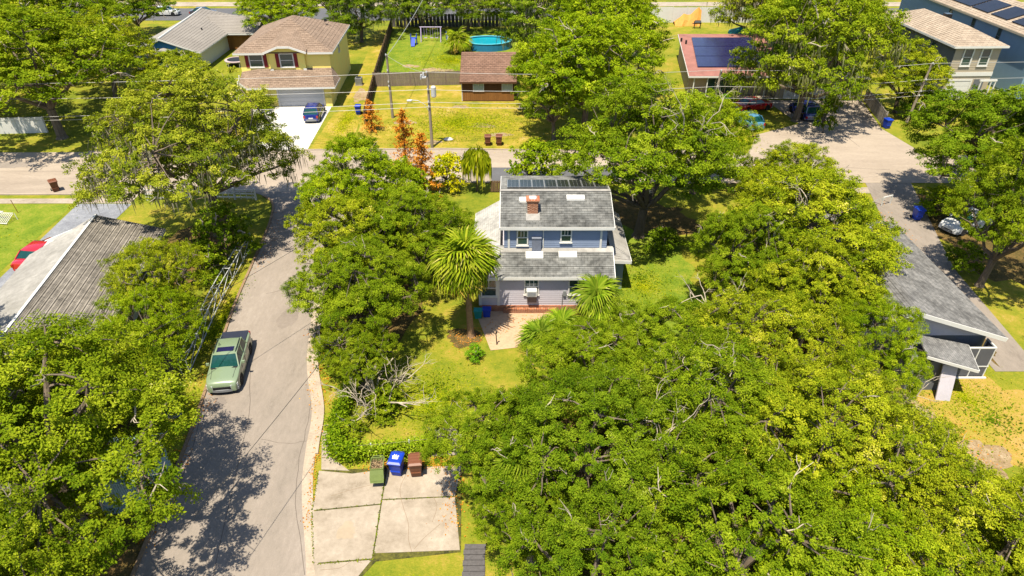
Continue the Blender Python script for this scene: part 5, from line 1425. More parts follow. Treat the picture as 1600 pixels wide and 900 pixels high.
# ---- white garage at the back of the wide driveway
wg = thing('white_garage', 'low building with white garage doors at the back of the wide driveway', 'garage', (33.5, 86.0, 0))
walls(wg, 0, 0, 11, 9, 0, 2.7, M['cream'])
for x in (1.0, 4.1, 7.2):
    d = MB()
    for k in range(4):
        d.box(x, -.05, .05 + k * .52, x + 2.6, -.004, .05 + k * .52 + .50)
    d.build('garage_door', M['white'], wg)
MB().hexa([(-.4, -.6, 2.65), (11.4, -.6, 2.65), (11.4, 9.4, 3.1), (-.4, 9.4, 3.1), (-.4, -.6, 2.8), (11.4, -.6, 2.8), (11.4, 9.4, 3.25), (-.4, 9.4, 3.25)]).build('roof', M['roof_pale'], wg)

# ------------------------------------------------------------------ fences
def board_fence(name, pts, h, mat, label, bw_=.14, post=2.4, rails=True, side=1, railmat=None, gapx=.012):
    """boards, posts and rails: the posts are parts, thin far boards one part"""
    t = thing(name, label, 'fence', (pts[0][0], pts[0][1], 0))
    ox, oy = pts[0]
    b = MB(); r = MB(); rg = random.Random(len(pts) * 7 + int(h * 10)); pl = []
    for p, q in zip(pts[:-1], pts[1:]):
        a = Vector((p[0] - ox, p[1] - oy, 0)); c = Vector((q[0] - ox, q[1] - oy, 0))
        d = c - a; L = d.length; d.normalize(); nrm = Vector((-d.y, d.x, 0)) * side
        n = int(L / (bw_ + gapx))
        for k in range(n):
            s0 = a + d * (k * L / n); s1 = s0 + d * (L / n - gapx)
            hh_ = h + rg.uniform(-.05, .05)
            w_ = nrm * .02
            o_ = nrm * rg.uniform(-.012, .012)
            b.hexa([s0 - w_ + o_, s1 - w_ + o_, s1 + w_ + o_, s0 + w_ + o_] + [x + Vector((0, 0, hh_)) for x in (s0 - w_ + o_, s1 - w_ + o_, s1 + w_ + o_, s0 + w_ + o_)])
        m = max(1, int(L / post))
        for k in range(m + 1):
            pl.append(a + d * (k * L / m) + nrm * .09)
        if rails:
            for z in (.3, h * .55, h - .2):
                r.bar(a + nrm * .05 + Vector((0, 0, z)), c + nrm * .05 + Vector((0, 0, z)), .05, .09)
    b.build('boards', mat, t, kind='stuff')
    if rails:
        r.build('rails', railmat or mat, t)
    pm = None
    for p in pl:
        if pm is None:
            o = MB().box(-.05, -.05, 0, .05, .05, h + .05).build('post', railmat or mat, t); pm = o.data
        else:
            o = bpy.data.objects.new('post', pm); COL.objects.link(o); o.parent = t
        o.location = p
    return t
board_fence('board_fence', [(-18.5, 91.2), (-6.4, 92.1)], 1.85, M['fence_grey'], 'weathered grey board fence left of the brown cabin', side=1)
board_fence('board_fence', [(-17.1, 76.6), (-18.4, 91.0), (-20.9, 124)], 1.8, M['fence_brown'], 'long brown board fence running back beside the yellow house', side=-1)
board_fence('picket_fence', [(-21, 125.6), (-8, 125.8), (6, 126.2)], 2.1, M['fence_dark'], 'dark shaded fence behind the swing set and the pool', bw_=.5, gapx=.12)
board_fence('vinyl_fence', [(-80, 73.4), (-57.6, 73.8), (-52.6, 74.2)], 1.8, M['white'], 'white vinyl fence at the left edge by the main street', bw_=.9, post=2.0, rails=False)
board_fence('board_fence', [(44.6, 85.3), (42.9, 76.2)], 1.7, plain("pale_fence_wood", (.48, .42, .34), .85, .2), 'pale board fence along the right side of the wide driveway', side=1)
board_fence('yard_wall', [(16, 129), (62, 129)], 2.6, M['white'], 'long white fence with the orange tarp before it at the top', bw_=2.4, post=2.45, rails=False, gapx=.03)
def open_fence(pts, h, label, n=2, name='white_rail_fence', mat='white', post=1.8, pick=0):
    t = thing(name, label, 'fence', (pts[0][0], pts[0][1], 0)); ox, oy = pts[0]
    r = MB()
    for p, q in zip(pts[:-1], pts[1:]):
        a = Vector((p[0] - ox, p[1] - oy, 0)); c = Vector((q[0] - ox, q[1] - oy, 0)); L = (c - a).length
        for k in range(n):
            z = h * (k + .75) / n - .02
            r.bar(a + Vector((0, 0, z)), c + Vector((0, 0, z)), .05, .12)
        if pick:
            for k in range(int(L / pick)):
                w = a.lerp(c, (k + .5) / int(L / pick)); r.bar(w + Vector((0, 0, .08)), w + Vector((0, 0, h * .95)), .05, .05)
        m = max(1, int(L / post))
        for k in range(m + 1):
            w = a.lerp(c, k / m)
            MB().box(w.x - .07, w.y - .07, 0, w.x + .07, w.y + .07, h + .08).build('post', M[mat], t)
    r.build('rails', M[mat], t)
open_fence([(-33.6, 57.0), (-29.6, 57.0)], 1.1, 'short white rail fence beneath the mossy corner oak, left stretch', 3, pick=.5)
open_fence([(-27.5, 57.2), (-23.6, 57.0)], 1.1, 'short white rail fence beneath the mossy corner oak, near the side road', 3, pick=.5)
open_fence([(-35.6, 89.5), (-34.2, 84.3)], 1.9, 'white panelled fence at the left side of the yellow house', 3, pick=.35)
open_fence([(-57, 110), (-55, 118)], 1.6, 'white fence left of the grey hip roof', 3, pick=.5)

# metal rail fence along the left verge
mf = thing('metal_rail_fence', 'bare galvanised metal rail fence along the left verge beside the sage pickup', 'fence', (-20.1, 32.6, 0))
line = smooth_line([(0, 0), (-.45, 4.0), (-.85, 8.0), (-1.0, 12.0), (-1.15, 16)], 3)
r1 = MB(); r2 = MB()
for z, off in ((1.15, 0), (1.12, .5), (.15, 0)):
    r1.tube([(p[0] - off, p[1], z) for p in line], .035, 6)
r1.build('rail', M['galv'], mf)
for k in range(0, len(line), 2):
    p = line[k]
    MB().tube([(p[0], p[1], 0), (p[0], p[1], 1.2)], .04, 6).tube([(p[0] - .5, p[1], 0), (p[0] - .5, p[1], 1.17)], .035, 6).tube([(p[0], p[1], 1.12), (p[0] - .5, p[1], 1.12)], .03, 5).build('post', M['galv'], mf)
    if k + 2 < len(line):
        q = line[k + 2]
        r2.tube([(p[0], p[1], .15), (q[0], q[1], 1.12)], .022, 5).tube([(p[0] - .5, p[1], 1.1), (q[0] - .5, q[1], .15)], .022, 5)
r2.build('brace', M['galv'], mf)

# overgrown fence round the corner of the yard
vf = thing('overgrown_fence', 'low wire fence smothered in green vine at the corner behind the bins', 'fence', (-9.7, 25.5, 0))
pts = [(.0, 5.0), (-.1, 2.4), (.25, .2), (2.2, .15), (4.2, .4), (6.4, .75)]
ln = smooth_line(pts, 5)
w = MB()
for z in (.35, .7, 1.05):
    w.tube([(p[0], p[1], z) for p in ln], .007, 4)
w.build('wire', M['pole_wood'], vf)
for p in pts:
    MB().tube([(p[0], p[1], 0), (p[0], p[1], 1.15)], .035, 6).build('post', M['galv'], vf)
rng = np.random.default_rng(77)
P, T, S = [], [], []
for k in range(len(ln) - 1):
    t_ = k / len(ln)
    m = 420
    u = rng.random(m)[:, None]
    q = np.array([ln[k]]) * (1 - u) + np.array([ln[k + 1]]) * u
    P.append(np.concatenate([q + rng.normal(size=(m, 2)) * (.24 if t_ < .5 else .20), (rng.random(m)[:, None] ** .7) * (1.25 if t_ < .5 else 1.05)], axis=1))
    T.append(np.clip(rng.normal(.42 if t_ < .5 else .62, .18, m), 0, 1)); S.append(rng.uniform(.08, .19, m))
P = np.concatenate(P); N = rng.normal(size=P.shape) * .6 + [0, -.2, .5]; N /= np.linalg.norm(N, axis=1)[:, None]
o = bpy.data.objects.new('vine', leaf_mesh('vine', P, N, np.concatenate(S), np.concatenate(T), rng, .6, M['leaf'])); COL.objects.link(o); o.parent = vf; o['kind'] = 'stuff'; o.color = (.9, 1.05, .9, 1)
# ------------------------------------------------------------------ vehicles (length along +X, nose at +X)
def lerp_tab(tab, x):
    for (x0, v0), (x1, v1) in zip(tab[:-1], tab[1:]):
        if x <= x1:
            t = 0 if x1 == x0 else (x - x0) / (x1 - x0)
            t = max(0, min(1, t))
            return v0 + (v1 - v0) * t
    return tab[-1][1]

def vehicle(name, label, cat, paint, top, L, W, wheels, wr, cab, loc, rz, group=None, pickup=False, sunroof=False, rails=False, doors=(0.05,), clear=.26):
    """top: profile of the body's upper line; cab: (rear base, rear roof, front roof, front base, belt z, roof z, half width at belt, at roof)"""
    t = thing(name, label, cat, loc, rz, group)
    hl = L / 2
    xs = [-hl + L * k / 56 for k in range(57)]
    for w in wheels:
        xs += [w - wr * 1.16, w + wr * 1.16]
    xs = sorted(set(round(x, 3) for x in xs))
    rings = []
    for x in xs:
        e = abs(x) / hl
        hw = W / 2 * (1 - .16 * max(0, (e - .72) / .28) ** 2.2)
        zt = lerp_tab(top, x)
        zb = clear + .05 * max(0, (e - .8) / .2)
        for w in wheels:
            d = abs(x - w)
            if d < wr * 1.14:
                zb = max(zb, wr + math.sqrt(max(0, (wr * 1.14) ** 2 - d * d)))
        zb = min(zb, zt - .12)
        zm = max(zb + .06, min(zt - .18, .62))
        half = [(hw * .93, zb), (hw * .985, zb + .02), (hw, zm), (hw * .985, zt - .12), (hw * .95, zt - .035), (hw * .86, zt), (hw * .45, zt + .03), (0, zt + .04)]
        ring = [(x, y, z) for y, z in half] + [(x, -y, z) for y, z in reversed(half[:-1])]
        rings.append(ring)
    MB().loft(rings).build('body', paint, t, smooth=True, sharp=.6)
    fl = MB().box(-hl * .95, -W / 2 * .80, clear - .02, hl * .95, W / 2 * .80, clear + .22); fl.build('underbody', M['dark'], t)
    # cabin: glass between painted pillars under a painted roof
    rb, rr_, fr, fb, zb, zr, wb, wt = cab
    B = [(rb, -wb, zb), (fb, -wb * .98, zb), (fb, wb * .98, zb), (rb, wb, zb)]
    T = [(rr_, -wt, zr), (fr, -wt, zr), (fr, wt, zr), (rr_, wt, zr)]
    def pane(nm, a, b, c, d, inset=.03):
        pts = [Vector(q) for q in (a, b, c, d)]
        cen = sum(pts, Vector()) / 4
        n = (pts[1] - pts[0]).cross(pts[3] - pts[0]).normalized()
        if n.dot(cen - Vector((0, 0, zb + .1))) < 0:
            n = -n
        i = [p.lerp(cen, .03) for p in pts]
        MB().hexa([p - n * .02 for p in i] + [p + n * .006 for p in i]).build(nm, M['carglass'], t)
    core = MB().hexa([(B[0][0] + .05, B[0][1] + .05, zb - .06), (B[1][0] - .08, B[1][1] + .05, zb - .06), (B[2][0] - .08, B[2][1] - .05, zb - .06), (B[3][0] + .05, B[3][1] - .05, zb - .06),
                      (T[0][0] + .05, T[0][1] + .05, zr - .03), (T[1][0] - .05, T[1][1] + .05, zr - .03), (T[2][0] - .05, T[2][1] - .05, zr - .03), (T[3][0] + .05, T[3][1] - .05, zr - .03)])
    core.build('interior', M['dark'], t)
    pane('windshield', B[1], B[2], T[2], T[1]); pane('rear_window', B[3], B[0], T[0], T[3])
    for s, (i0, i1) in ((-1, (0, 1)), (1, (3, 2))):
        sb0, sb1, st0, st1 = Vector(B[i0]), Vector(B[i1]), Vector(T[i0]), Vector(T[i1])
        cuts = [0] + list(doors) + [1]
        cuts = [0, .48, 1] if not pickup else [0, .42, 1]
        for c0, c1 in zip(cuts[:-1], cuts[1:]):
            pane('side_window', tuple(sb0.lerp(sb1, c0)), tuple(sb0.lerp(sb1, c1)), tuple(st0.lerp(st1, c1)), tuple(st0.lerp(st1, c0)))
        pm = MB()
        pm.bar(sb0, st0, .09, .09); pm.bar(sb1, st1, .06, .06)
        pm.bar(sb0.lerp(sb1, cuts[1]) + Vector((0, 0, 0)), st0.lerp(st1, cuts[1]), .07, .06)
        pm.build('pillar', paint, t)
        mr = MB(); px = fb - .38; py = s * (W / 2 + .09)
        mr.hexa([(px - .06, py - .11, zb - .02), (px + .06, py - .09, zb - .02), (px + .06, py + .09, zb - .02), (px - .06, py + .11, zb - .02), (px - .05, py - .10, zb + .14), (px + .04, py - .08, zb + .12), (px + .04, py + .08, zb + .12), (px - .05, py + .10, zb + .14)])
        mr.build('wing_mirror', paint, t)
        dh = MB()
        for xx in ((rb + fb) / 2 - .35, (rb + fb) / 2 + .55):
            dh.box(xx, s * (W / 2 - .005) - .012, zb - .17, xx + .18, s * (W / 2 - .005) + .018, zb - .14)
        dh.build('door_handle', M['alu'] if not pickup else paint, t)
    rf = MB()
    n = 8
    rg = []
    for k in range(n + 1):
        y = -1 + 2 * k / n
        c = .05 * (1 - y * y)
        rg.append([(rr_ - .05 + .03 * abs(y), y * (wt + .03), zr - .02 + c * .3), (rr_ + .12, y * (wt + .03), zr + .015 + c), (fr - .12, y * (wt + .03), zr + .015 + c), (fr + .06 - .05 * abs(y), y * (wt + .03), zr - .02 + c * .3)])
    rf.loft(rg, cap=False, closed=False)
    rf.hexa([(rr_ - .03, -wt - .02, zr - .06), (fr + .03, -wt - .02, zr - .06), (fr + .03, wt + .02, zr - .06), (rr_ - .03, wt + .02, zr - .06), (rr_ - .03, -wt - .02, zr - .01), (fr + .03, -wt - .02, zr - .01), (fr + .03, wt + .02, zr - .01), (rr_ - .03, wt + .02, zr - .01)])
    rf.build('roof', paint, t, smooth=True, sharp=.5)
    if sunroof:
        MB().box(fr - .62, -wt * .72, zr + .045, fr - .18, wt * .72, zr + .072).build('sunroof', M['navy'] if not pickup else M['solar_blue'], t)
    if rails:
        for s in (-1, 1):
            MB().tube([(rr_ + .1, s * wt * .92, zr + .05), (rr_ + .3, s * wt * .95, zr + .09), (fr - .3, s * wt * .95, zr + .09), (fr - .1, s * wt * .92, zr + .05)], .022, 5).build('roof_rail', M['dark'], t)
    sm_ = MB()
    for s in (-1, 1):
        for xx in ((fb - .28, (rb + fb) / 2 - .06, rb + .16) if not pickup else (fb - .28, (rb + fb) / 2 + .02, rb + .12)):
            sm_.box(xx - .008, s * W / 2 - .012, clear + .12, xx + .008, s * W / 2 + .003, zb - .10)
    sm_.box(fb - .04, -W * .40, zb - .01, fb + .10, W * .40, zb + .035)
    for s in (-1, 1):
        sm_.bar((fb + .12, s * W * .36, lerp_tab(top, fb + .12) + .028), (hl - .42, s * W * .33, lerp_tab(top, hl - .42) + .022), .018, .02)
    sm_.build('panel_seams', M['dark'], t, kind='stuff')
    # ends
    zf = lerp_tab(top, hl - .06); zq = lerp_tab(top, -hl + .05)
    zf = min(zf, lerp_tab(top, hl) + .10)
    gr = MB().box(hl - .10, -W * .27, zf - .30, hl + .012, W * .27, zf - .10)
    for k in range(4):
        gr.box(hl, -W * .26, zf - .28 + k * .042, hl + .03, W * .26, zf - .265 + k * .042)
    gr.build('grille', M['dark'], t)
    bp = MB()
    bp.loft([[(hl - .22 - .16 * abs(y) ** 2, y * W * .485, clear - .02), (hl + .05 - .20 * abs(y) ** 3, y * W * .475, clear + .02), (hl + .06 - .20 * abs(y) ** 3, y * W * .475, clear + .20), (hl - .12 - .16 * abs(y) ** 2, y * W * .485, clear + .26)] for y in (-1, -.7, -.35, 0, .35, .7, 1)])
    bp.build('front_bumper', M['grey_pl'], t)
    bp = MB(); bp.loft([[(-hl + .20 + .12 * abs(y) ** 2, y * W * .485, clear), (-hl - .04 + .14 * abs(y) ** 3, y * W * .475, clear + .03), (-hl - .05 + .14 * abs(y) ** 3, y * W * .475, clear + .22), (-hl + .12 + .12 * abs(y) ** 2, y * W * .485, clear + .27)] for y in (-1, -.7, -.35, 0, .35, .7, 1)])
    bp.build('rear_bumper', M['grey_pl'], t)
    for s in (-1, 1):
        y0, y1 = sorted((s * W * .29, s * W * .455))
        yi, yo_ = s * W * .27, s * W * .47
        zl = zf - .07
        A_ = [(hl - .06, yi), (hl + .015, yi), (hl - .16, yo_), (hl - .62, yo_ * 1.02)]
        if s < 0:
            A_ = [A_[1], A_[0], A_[3], A_[2]]
        MB().hexa([(x, y, zl - .14) for x, y in A_] + [(x, y, zl + (.045 if x > hl - .3 else .10)) for x, y in A_]).build('headlight', M['lamp'], t)
        MB().box(-hl - .012, min(s * W * .34, s * W * .45), zq - .34, -hl + .16, max(s * W * .34, s * W * .45), zq - .08).build('tail_light', M['taillamp'], t)
    MB().box(-hl - .02, -.26, zq - .42, -hl + .02, .26, zq - .28).build('number_plate', M['white'], t)
    for wx in wheels:
        for s in (-1, 1):
            yo = s * (W / 2 - .11)
            n = 22
            prof = [(-.10, wr * .62), (-.11, wr * .9), (-.085, wr), (.085, wr), (.11, wr * .9), (.10, wr * .62)]
            o = MB().loft([[(wx + r * math.cos(2 * math.pi * k / n), yo + y, wr + r * math.sin(2 * math.pi * k / n)) for k in range(n)] for y, r in prof]).build('wheel', M['tyre'], t, smooth=True, sharp=.5)
            rm = MB()
            ys = yo + s * .075
            rm.tube([(wx, yo - s * .05, wr), (wx, ys, wr)], wr * .63, 18)
            o2 = rm.build('rim', M['rim'], o)
            sp = MB()
            for k in range(5):
                a = 2 * math.pi * k / 5
                sp.bar((wx + .05 * math.cos(a), ys + s * .012, wr + .05 * math.sin(a)), (wx + wr * .6 * math.cos(a), ys + s * .012, wr + wr * .6 * math.sin(a)), .05, .03)
            # dark bars paint the shaded gaps onto the rim disc
            sp.build('spoke_gaps', M['dark'], o)
    return t

pk = vehicle('pickup_truck', 'sage green compact pickup truck parked on the curving road beside the metal rail fence', 'pickup truck', M['sage'],
        [(-2.49, 1.02), (-2.44, 1.10), (-1.0, 1.12), (-.9, 1.08), (1.05, 1.09), (1.5, 1.06), (2.1, .96), (2.38, .86), (2.49, .66)], 4.98, 1.92, (1.56, -1.44), .365,
        (-1.16, -.98, .58, 1.18, 1.07, 1.66, .86, .69), (-17.62, 33.05, 0.026), -82.0, 'cars parked outdoors', pickup=True, sunroof=True, rails=True)
MB().hexa([(-2.40, -.80, 1.13), (-1.22, -.80, 1.15), (-1.22, .80, 1.15), (-2.40, .80, 1.13), (-2.40, -.80, 1.165), (-1.22, -.80, 1.185), (-1.22, .80, 1.185), (-2.40, .80, 1.165)]).build('bed_cover', plain("dark_blue_grey_vinyl", (.03, .035, .06), .45, .4), pk)
SUVP = [(-2.3, .80), (-2.26, .98), (-2.1, 1.02), (.9, 1.05), (1.3, 1.02), (2.0, .92), (2.22, .80), (2.3, .60)]
vehicle('parked_car', 'dark blue compact SUV on the white driveway of the yellow house', 'car', M['navy'], SUVP, 4.6, 1.86, (1.42, -1.36), .35,
        (-2.16, -1.72, .25, 1.12, 1.02, 1.64, .85, .66), (-23.5, 79.3, .018), 93, 'cars parked outdoors', sunroof=True, rails=True)
SED = [(-2.35, .72), (-2.3, .94), (-2.1, 1.0), (-1.5, 1.02), (.8, 1.0), (1.1, .98), (2.0, .84), (2.28, .70), (2.35, .52)]
vehicle('parked_car', 'bright red car on the grey driveway beside the grey gabled roof', 'car', M['red'], SED, 4.7, 1.84, (1.40, -1.40), .34,
        (-1.75, -1.15, .35, 1.15, .98, 1.46, .83, .64), (-37.0, 46.4, .018), 84, 'cars parked outdoors')
vehicle('parked_car', 'light blue car in the shade at the left of the wide driveway', 'car', M['silver_blue'], SUVP, 4.6, 1.84, (1.40, -1.40), .34,
        (-2.1, -1.5, .3, 1.12, 1.0, 1.56, .84, .65), (27.2, 76.6, .0), 262 - 155, 'cars parked outdoors')
vehicle('parked_car', 'dark blue van beneath the mossy oak at the back of the wide driveway', 'car', M['navy'], SUVP, 4.7, 1.86, (1.42, -1.40), .35,
        (-2.2, -2.0, .4, 1.3, 1.04, 1.78, .86, .72), (34.9, 79.8, .02), 96, 'cars parked outdoors')
vehicle('parked_car', 'red car behind the light blue one near the pink roofed house', 'car', M['red'], SED, 4.6, 1.82, (1.40, -1.40), .34,
        (-1.75, -1.15, .35, 1.15, .98, 1.44, .83, .64), (29.6, 82.0, .0), 20, 'cars parked outdoors')
vehicle('parked_car', 'white car glimpsed between the dark oaks at the right edge', 'car', M['car_white'], SED, 4.7, 1.84, (1.40, -1.40), .34,
        (-1.75, -1.15, .35, 1.15, .98, 1.46, .83, .64), (38.7, 51.6, .0), 205, 'cars parked outdoors')

vehicle('parked_car', 'dark car on the far street behind the right end of the grey hip roof', 'car', plain("charcoal_paint", (.05, .05, .07), .25, .5, coat=.6), SED, 4.7, 1.84, (1.40, -1.40), .34,
        (-1.75, -1.15, .35, 1.15, .98, 1.46, .83, .64), (-57.5, 134.5, .03), 4, 'cars parked outdoors')
vehicle('parked_car', 'white car on the far street above the grey hip roof', 'car', M['car_white'], SUVP, 4.6, 1.84, (1.40, -1.40), .34,
        (-2.1, -1.5, .3, 1.12, 1.0, 1.56, .84, .65), (-64.5, 134.8, .03), 2, 'cars parked outdoors')
# ------------------------------------------------------------------ wheeled bins
def bin_(x, y, rz, mat, label, open_lid=False, mark=False, dark=None):
    t = thing('wheeled_bin', label, 'bin', (x, y, 0.045 if y < 26 else 0.0), rz, 'wheeled household bins')
    b = MB()
    ring = lambda w, d, z, oy=0: [(-w, -d + oy, z), (-w * .8, -d * 1.06 + oy, z), (w * .8, -d * 1.06 + oy, z), (w, -d + oy, z), (w, d + oy, z), (-w, d + oy, z)]
    b.loft([ring(.25, .27, .06, .04), ring(.29, .33, .55, .02), ring(.32, .38, .98), ring(.35, .41, .985), ring(.35, .41, 1.04), ring(.31, .36, 1.04), ring(.26, .28, .35, .03)] if open_lid else
           [ring(.25, .27, .06, .04), ring(.29, .33, .55, .02), ring(.32, .38, .98), ring(.35, .41, .985), ring(.35, .41, 1.04)])
    b.box(-.26, -.36, .40, .26, -.30, .46)
    b.build('body', mat, t)
    ld = MB()
    if open_lid:                                  # lid hangs back over the front edge, facing the sky
        ld.loft([[(-.34, -.43, .98), (.34, -.43, .98), (.34, -.46, .93), (-.34, -.46, .93)], [(-.36, -.66, .66), (.36, -.66, .66), (.36, -.62, .62), (-.36, -.62, .62)],
                 [(-.34, -.80, .42), (.34, -.80, .42), (.34, -.75, .40), (-.34, -.75, .40)]])
        ld.build('lid', mat, t)
        MB().hexa([(-.27, -.62, .75), (.27, -.62, .75), (.27, -.76, .52), (-.27, -.76, .52), (-.27, -.60, .78), (.27, -.60, .78), (.27, -.745, .55), (-.27, -.745, .55)]).build('lid_panel', mat, t)
        r = MB(); rg = random.Random(6)
        for k in range(60):
            px, py = rg.uniform(-.26, .26), rg.uniform(-.28, .28)
            r.bar((px, py, .84 + rg.uniform(0, .12)), (px + rg.uniform(-.15, .15), py + rg.uniform(-.12, .12), .9 + rg.uniform(0, .2)), .03, .02)
        r.box(-.27, -.30, .70, .27, .30, .84)
        r.build('garden_waste', M['dirt'], t, kind='stuff')
    else:
        ld.loft([[(-.36, -.45, 1.045), (.36, -.45, 1.045), (.36, .42, 1.045), (-.36, .42, 1.045)], [(-.36, -.45, 1.09), (.36, -.45, 1.09), (.36, .42, 1.09), (-.36, .42, 1.09)],
                 [(-.28, -.34, 1.15), (.28, -.34, 1.15), (.28, .34, 1.15), (-.28, .34, 1.15)]])
        for k in range(3):
            ld.box(-.26, -.22 + k * .2, 1.15, .26, -.16 + k * .2, 1.165)
        lo = ld.build('lid', mat, t)
        if mark:                                  # white splash print on the lid
            pm = [(-.16, -.12), (.13, -.13), (.15, -.02), (.10, .03), (.17, .10), (.12, .14), (.03, .07), (.02, .20), (-.05, .13), (-.12, .20), (-.14, .09), (-.21, .08), (-.17, .00)]
            MB().prism(pm, 1.150, 1.169).build('lid_mark', M['white'], lo)
    MB().tube([(-.27, .44, .98), (-.27, .53, 1.0), (.27, .53, 1.0), (.27, .44, .98)], .022, 6).build('handle', mat, t)
    for s in (-1, 1):
        MB().tube([(s * .33 - .04, .32, .13), (s * .33 + .04, .32, .13)], .13, 12).build('wheel', M['tyre'], t)
    return t
bin_(-6.95, 24.35, 4, M['bin_green'], 'olive green wheeled bin with its lid hanging open on the concrete driveway', True)
bin_(-6.02, 24.62, -8, M['bin_blue'], 'blue wheeled bin with a white splash on its lid between the green and brown bins', mark=True)
bin_(-5.02, 24.55, 6, M['bin_brown'], 'brown wheeled bin at the right of the three on the concrete driveway')
bin_(-2.62, 70.4, 2, M['bin_brown'], 'left of the two brown wheeled bins on the kerb before the brown cabin')
bin_(-1.40, 70.45, -2, M['bin_brown'], 'right of the two brown wheeled bins on the kerb before the brown cabin')
bin_(-18.5, 80.3, 0, M['bin_blue'], 'blue wheeled bin against the brown board fence by the yellow house')
bin_(-43.1, 58.9, 40, M['bin_brown'], 'brown wheeled bin alone on the far left kerb above the green lawn')
bin_(43.0, 75.6, 10, M['bin_blue'], 'blue wheeled bin at the end of the pale fence by the wide driveway')
bin_(35.4, 53.2, 0, M['bin_blue'], 'blue wheeled bin in deep shade beside the narrow driveway')

# ------------------------------------------------------------------ utility poles and wires
GP = 'wooden utility poles'
def pole(x, y, h, label, lamp=False, transformer=False, lean=(0, 0), tilt=None):
    t = thing('utility_pole', label, 'utility pole', (x, y, 0), 0, GP)
    MB().tube([(0, 0, -.1), (lean[0] * .5, lean[1] * .5, h * .5), (lean[0], lean[1], h)], [.17, .145, .12], 9).build('post', M['pole_wood'], t)
    ins = MB()
    for z in (h - .05, h - 1.8, h - 3.1, h - 3.6):
        ins.tube([(lean[0] * z / h - .05, lean[1] * z / h - .22, z), (lean[0] * z / h - .05, lean[1] * z / h - .22, z + .18)], .07, 6)
        ins.bar((lean[0] * z / h, 0, z + .05), (lean[0] * z / h - .05, -.24, z + .05), .05, .05)
    ins.build('insulators', M['car_white'], t)
    if transformer:
        MB().tube([(.52, 0, h - 2.6), (.52, 0, h - 2.5), (.52, 0, h - 1.55), (.52, 0, h - 1.45)], [.20, .27, .27, .18], 12).bar((0, 0, h - 1.8), (.3, 0, h - 1.8), .08, .08).build('transformer', M['galv'], t)
        MB().box(-.55, -.2, h - .6, -.15, .2, h - .5).tube([(-.4, 0, h - .5), (-.4, 0, h - .1)], .1, 6).tube([(-.7, .05, h - .75), (-.62, .0, h - .25)], .09, 6).build('cutout_fuse', M['car_white'], t)
    if lamp:
        MB().tube([(0, 0, h - 4.3), (-.4, -.1, h - 3.4), (-1.1, -.2, h - 2.9), (-1.75, -.3, h - 2.8)], .035, 6).build('lamp_arm', M['galv'], t)
        MB().tube([(-1.7, -.3, h - 2.8), (-1.85, -.32, h - 2.86), (-2.25, -.38, h - 2.84)], [.06, .14, .09], 8).build('lamp_head', M['car_white'], t)
    return t
pole(-8.6, 68.15 + 1.6, 8.1, 'utility pole with a grey transformer and a street lamp in front of the dry lawn', True, True)
pole(-14.2, 79.0, 7.4, 'plain wooden pole beside the weathered board fence')
pole(22.6, 75.6, 6.6, 'wooden pole with guy wires in front of the pink roofed house', lean=(.35, 0))
pole(46.2, 77.4, 6.8, 'leaning wooden pole beside the yellow green tree near the beige house', lean=(.9, .3))
GW = 'overhead power lines along the main street'
def wire(name, pts, label, r=.022, sag=.8, mat='wire', group=GW):
    mb = MB()
    for a, b in zip(pts[:-1], pts[1:]):
        a, b = Vector(a), Vector(b)
        n = 18
        mb.tube([tuple(a.lerp(b, k / n) - Vector((0, 0, 4 * sag * (k / n) * (1 - k / n)))) for k in range(n + 1)], r, 4)
    o = mb.build(name, M[mat])
    tag(o, label, 'power line', group)
for k, (dz, nm) in enumerate(((.05, 'topmost'), (-1.75, 'second'), (-3.05, 'third'), (-3.55, 'lowest'))):
    zl = (6.6, 5.2, 2.9, 2.6)[k]
    wire('power_line', [(-75, 69.0, zl + .3), (-8.65, 69.5, 8.1 + dz), (22.9, 75.35, 6.65 + dz), (47.0, 77.4, 6.8 + dz), (110, 84, 7 + dz)], nm + ' overhead wire strung along the main street', r=.02, sag=.35)
wire('service_wire', [(-8.6, 69.7, 8.0), (-14.2, 79, 7.3)], 'wire from the transformer pole to the plain pole by the board fence', .015, .3, group='service wires')
wire('service_wire', [(-14.2, 79, 7.2), (-13.0, 128, 8.5)], 'wire crossing the back yard from the plain pole to the far street', .03, .6, group='service wires')
wire('service_wire', [(-26.0, 19.0, 6.0), (-12.2, 39.5, 6.4)], 'black wire crossing above the curving road near the sage pickup', .016, .25, 'wire_dark', group='service wires')
wire('service_wire', [(-13.0, 17.5, 5.0), (-8.0, 35.0, 5.2)], 'black wire crossing above the curving road by the gutter', .014, .2, 'wire_dark', group='service wires')
for k, (dx, dy) in enumerate(((-1.6, -1.2), (1.9, -.6))):
    wire('guy_wire', [(22.9, 75.6, 5.4), (22.6 + dx, 75.6 + dy, 0)], ('left' if k == 0 else 'right') + ' guy wire of the pole before the pink roofed house', .015, 0.0, group='guy wires')

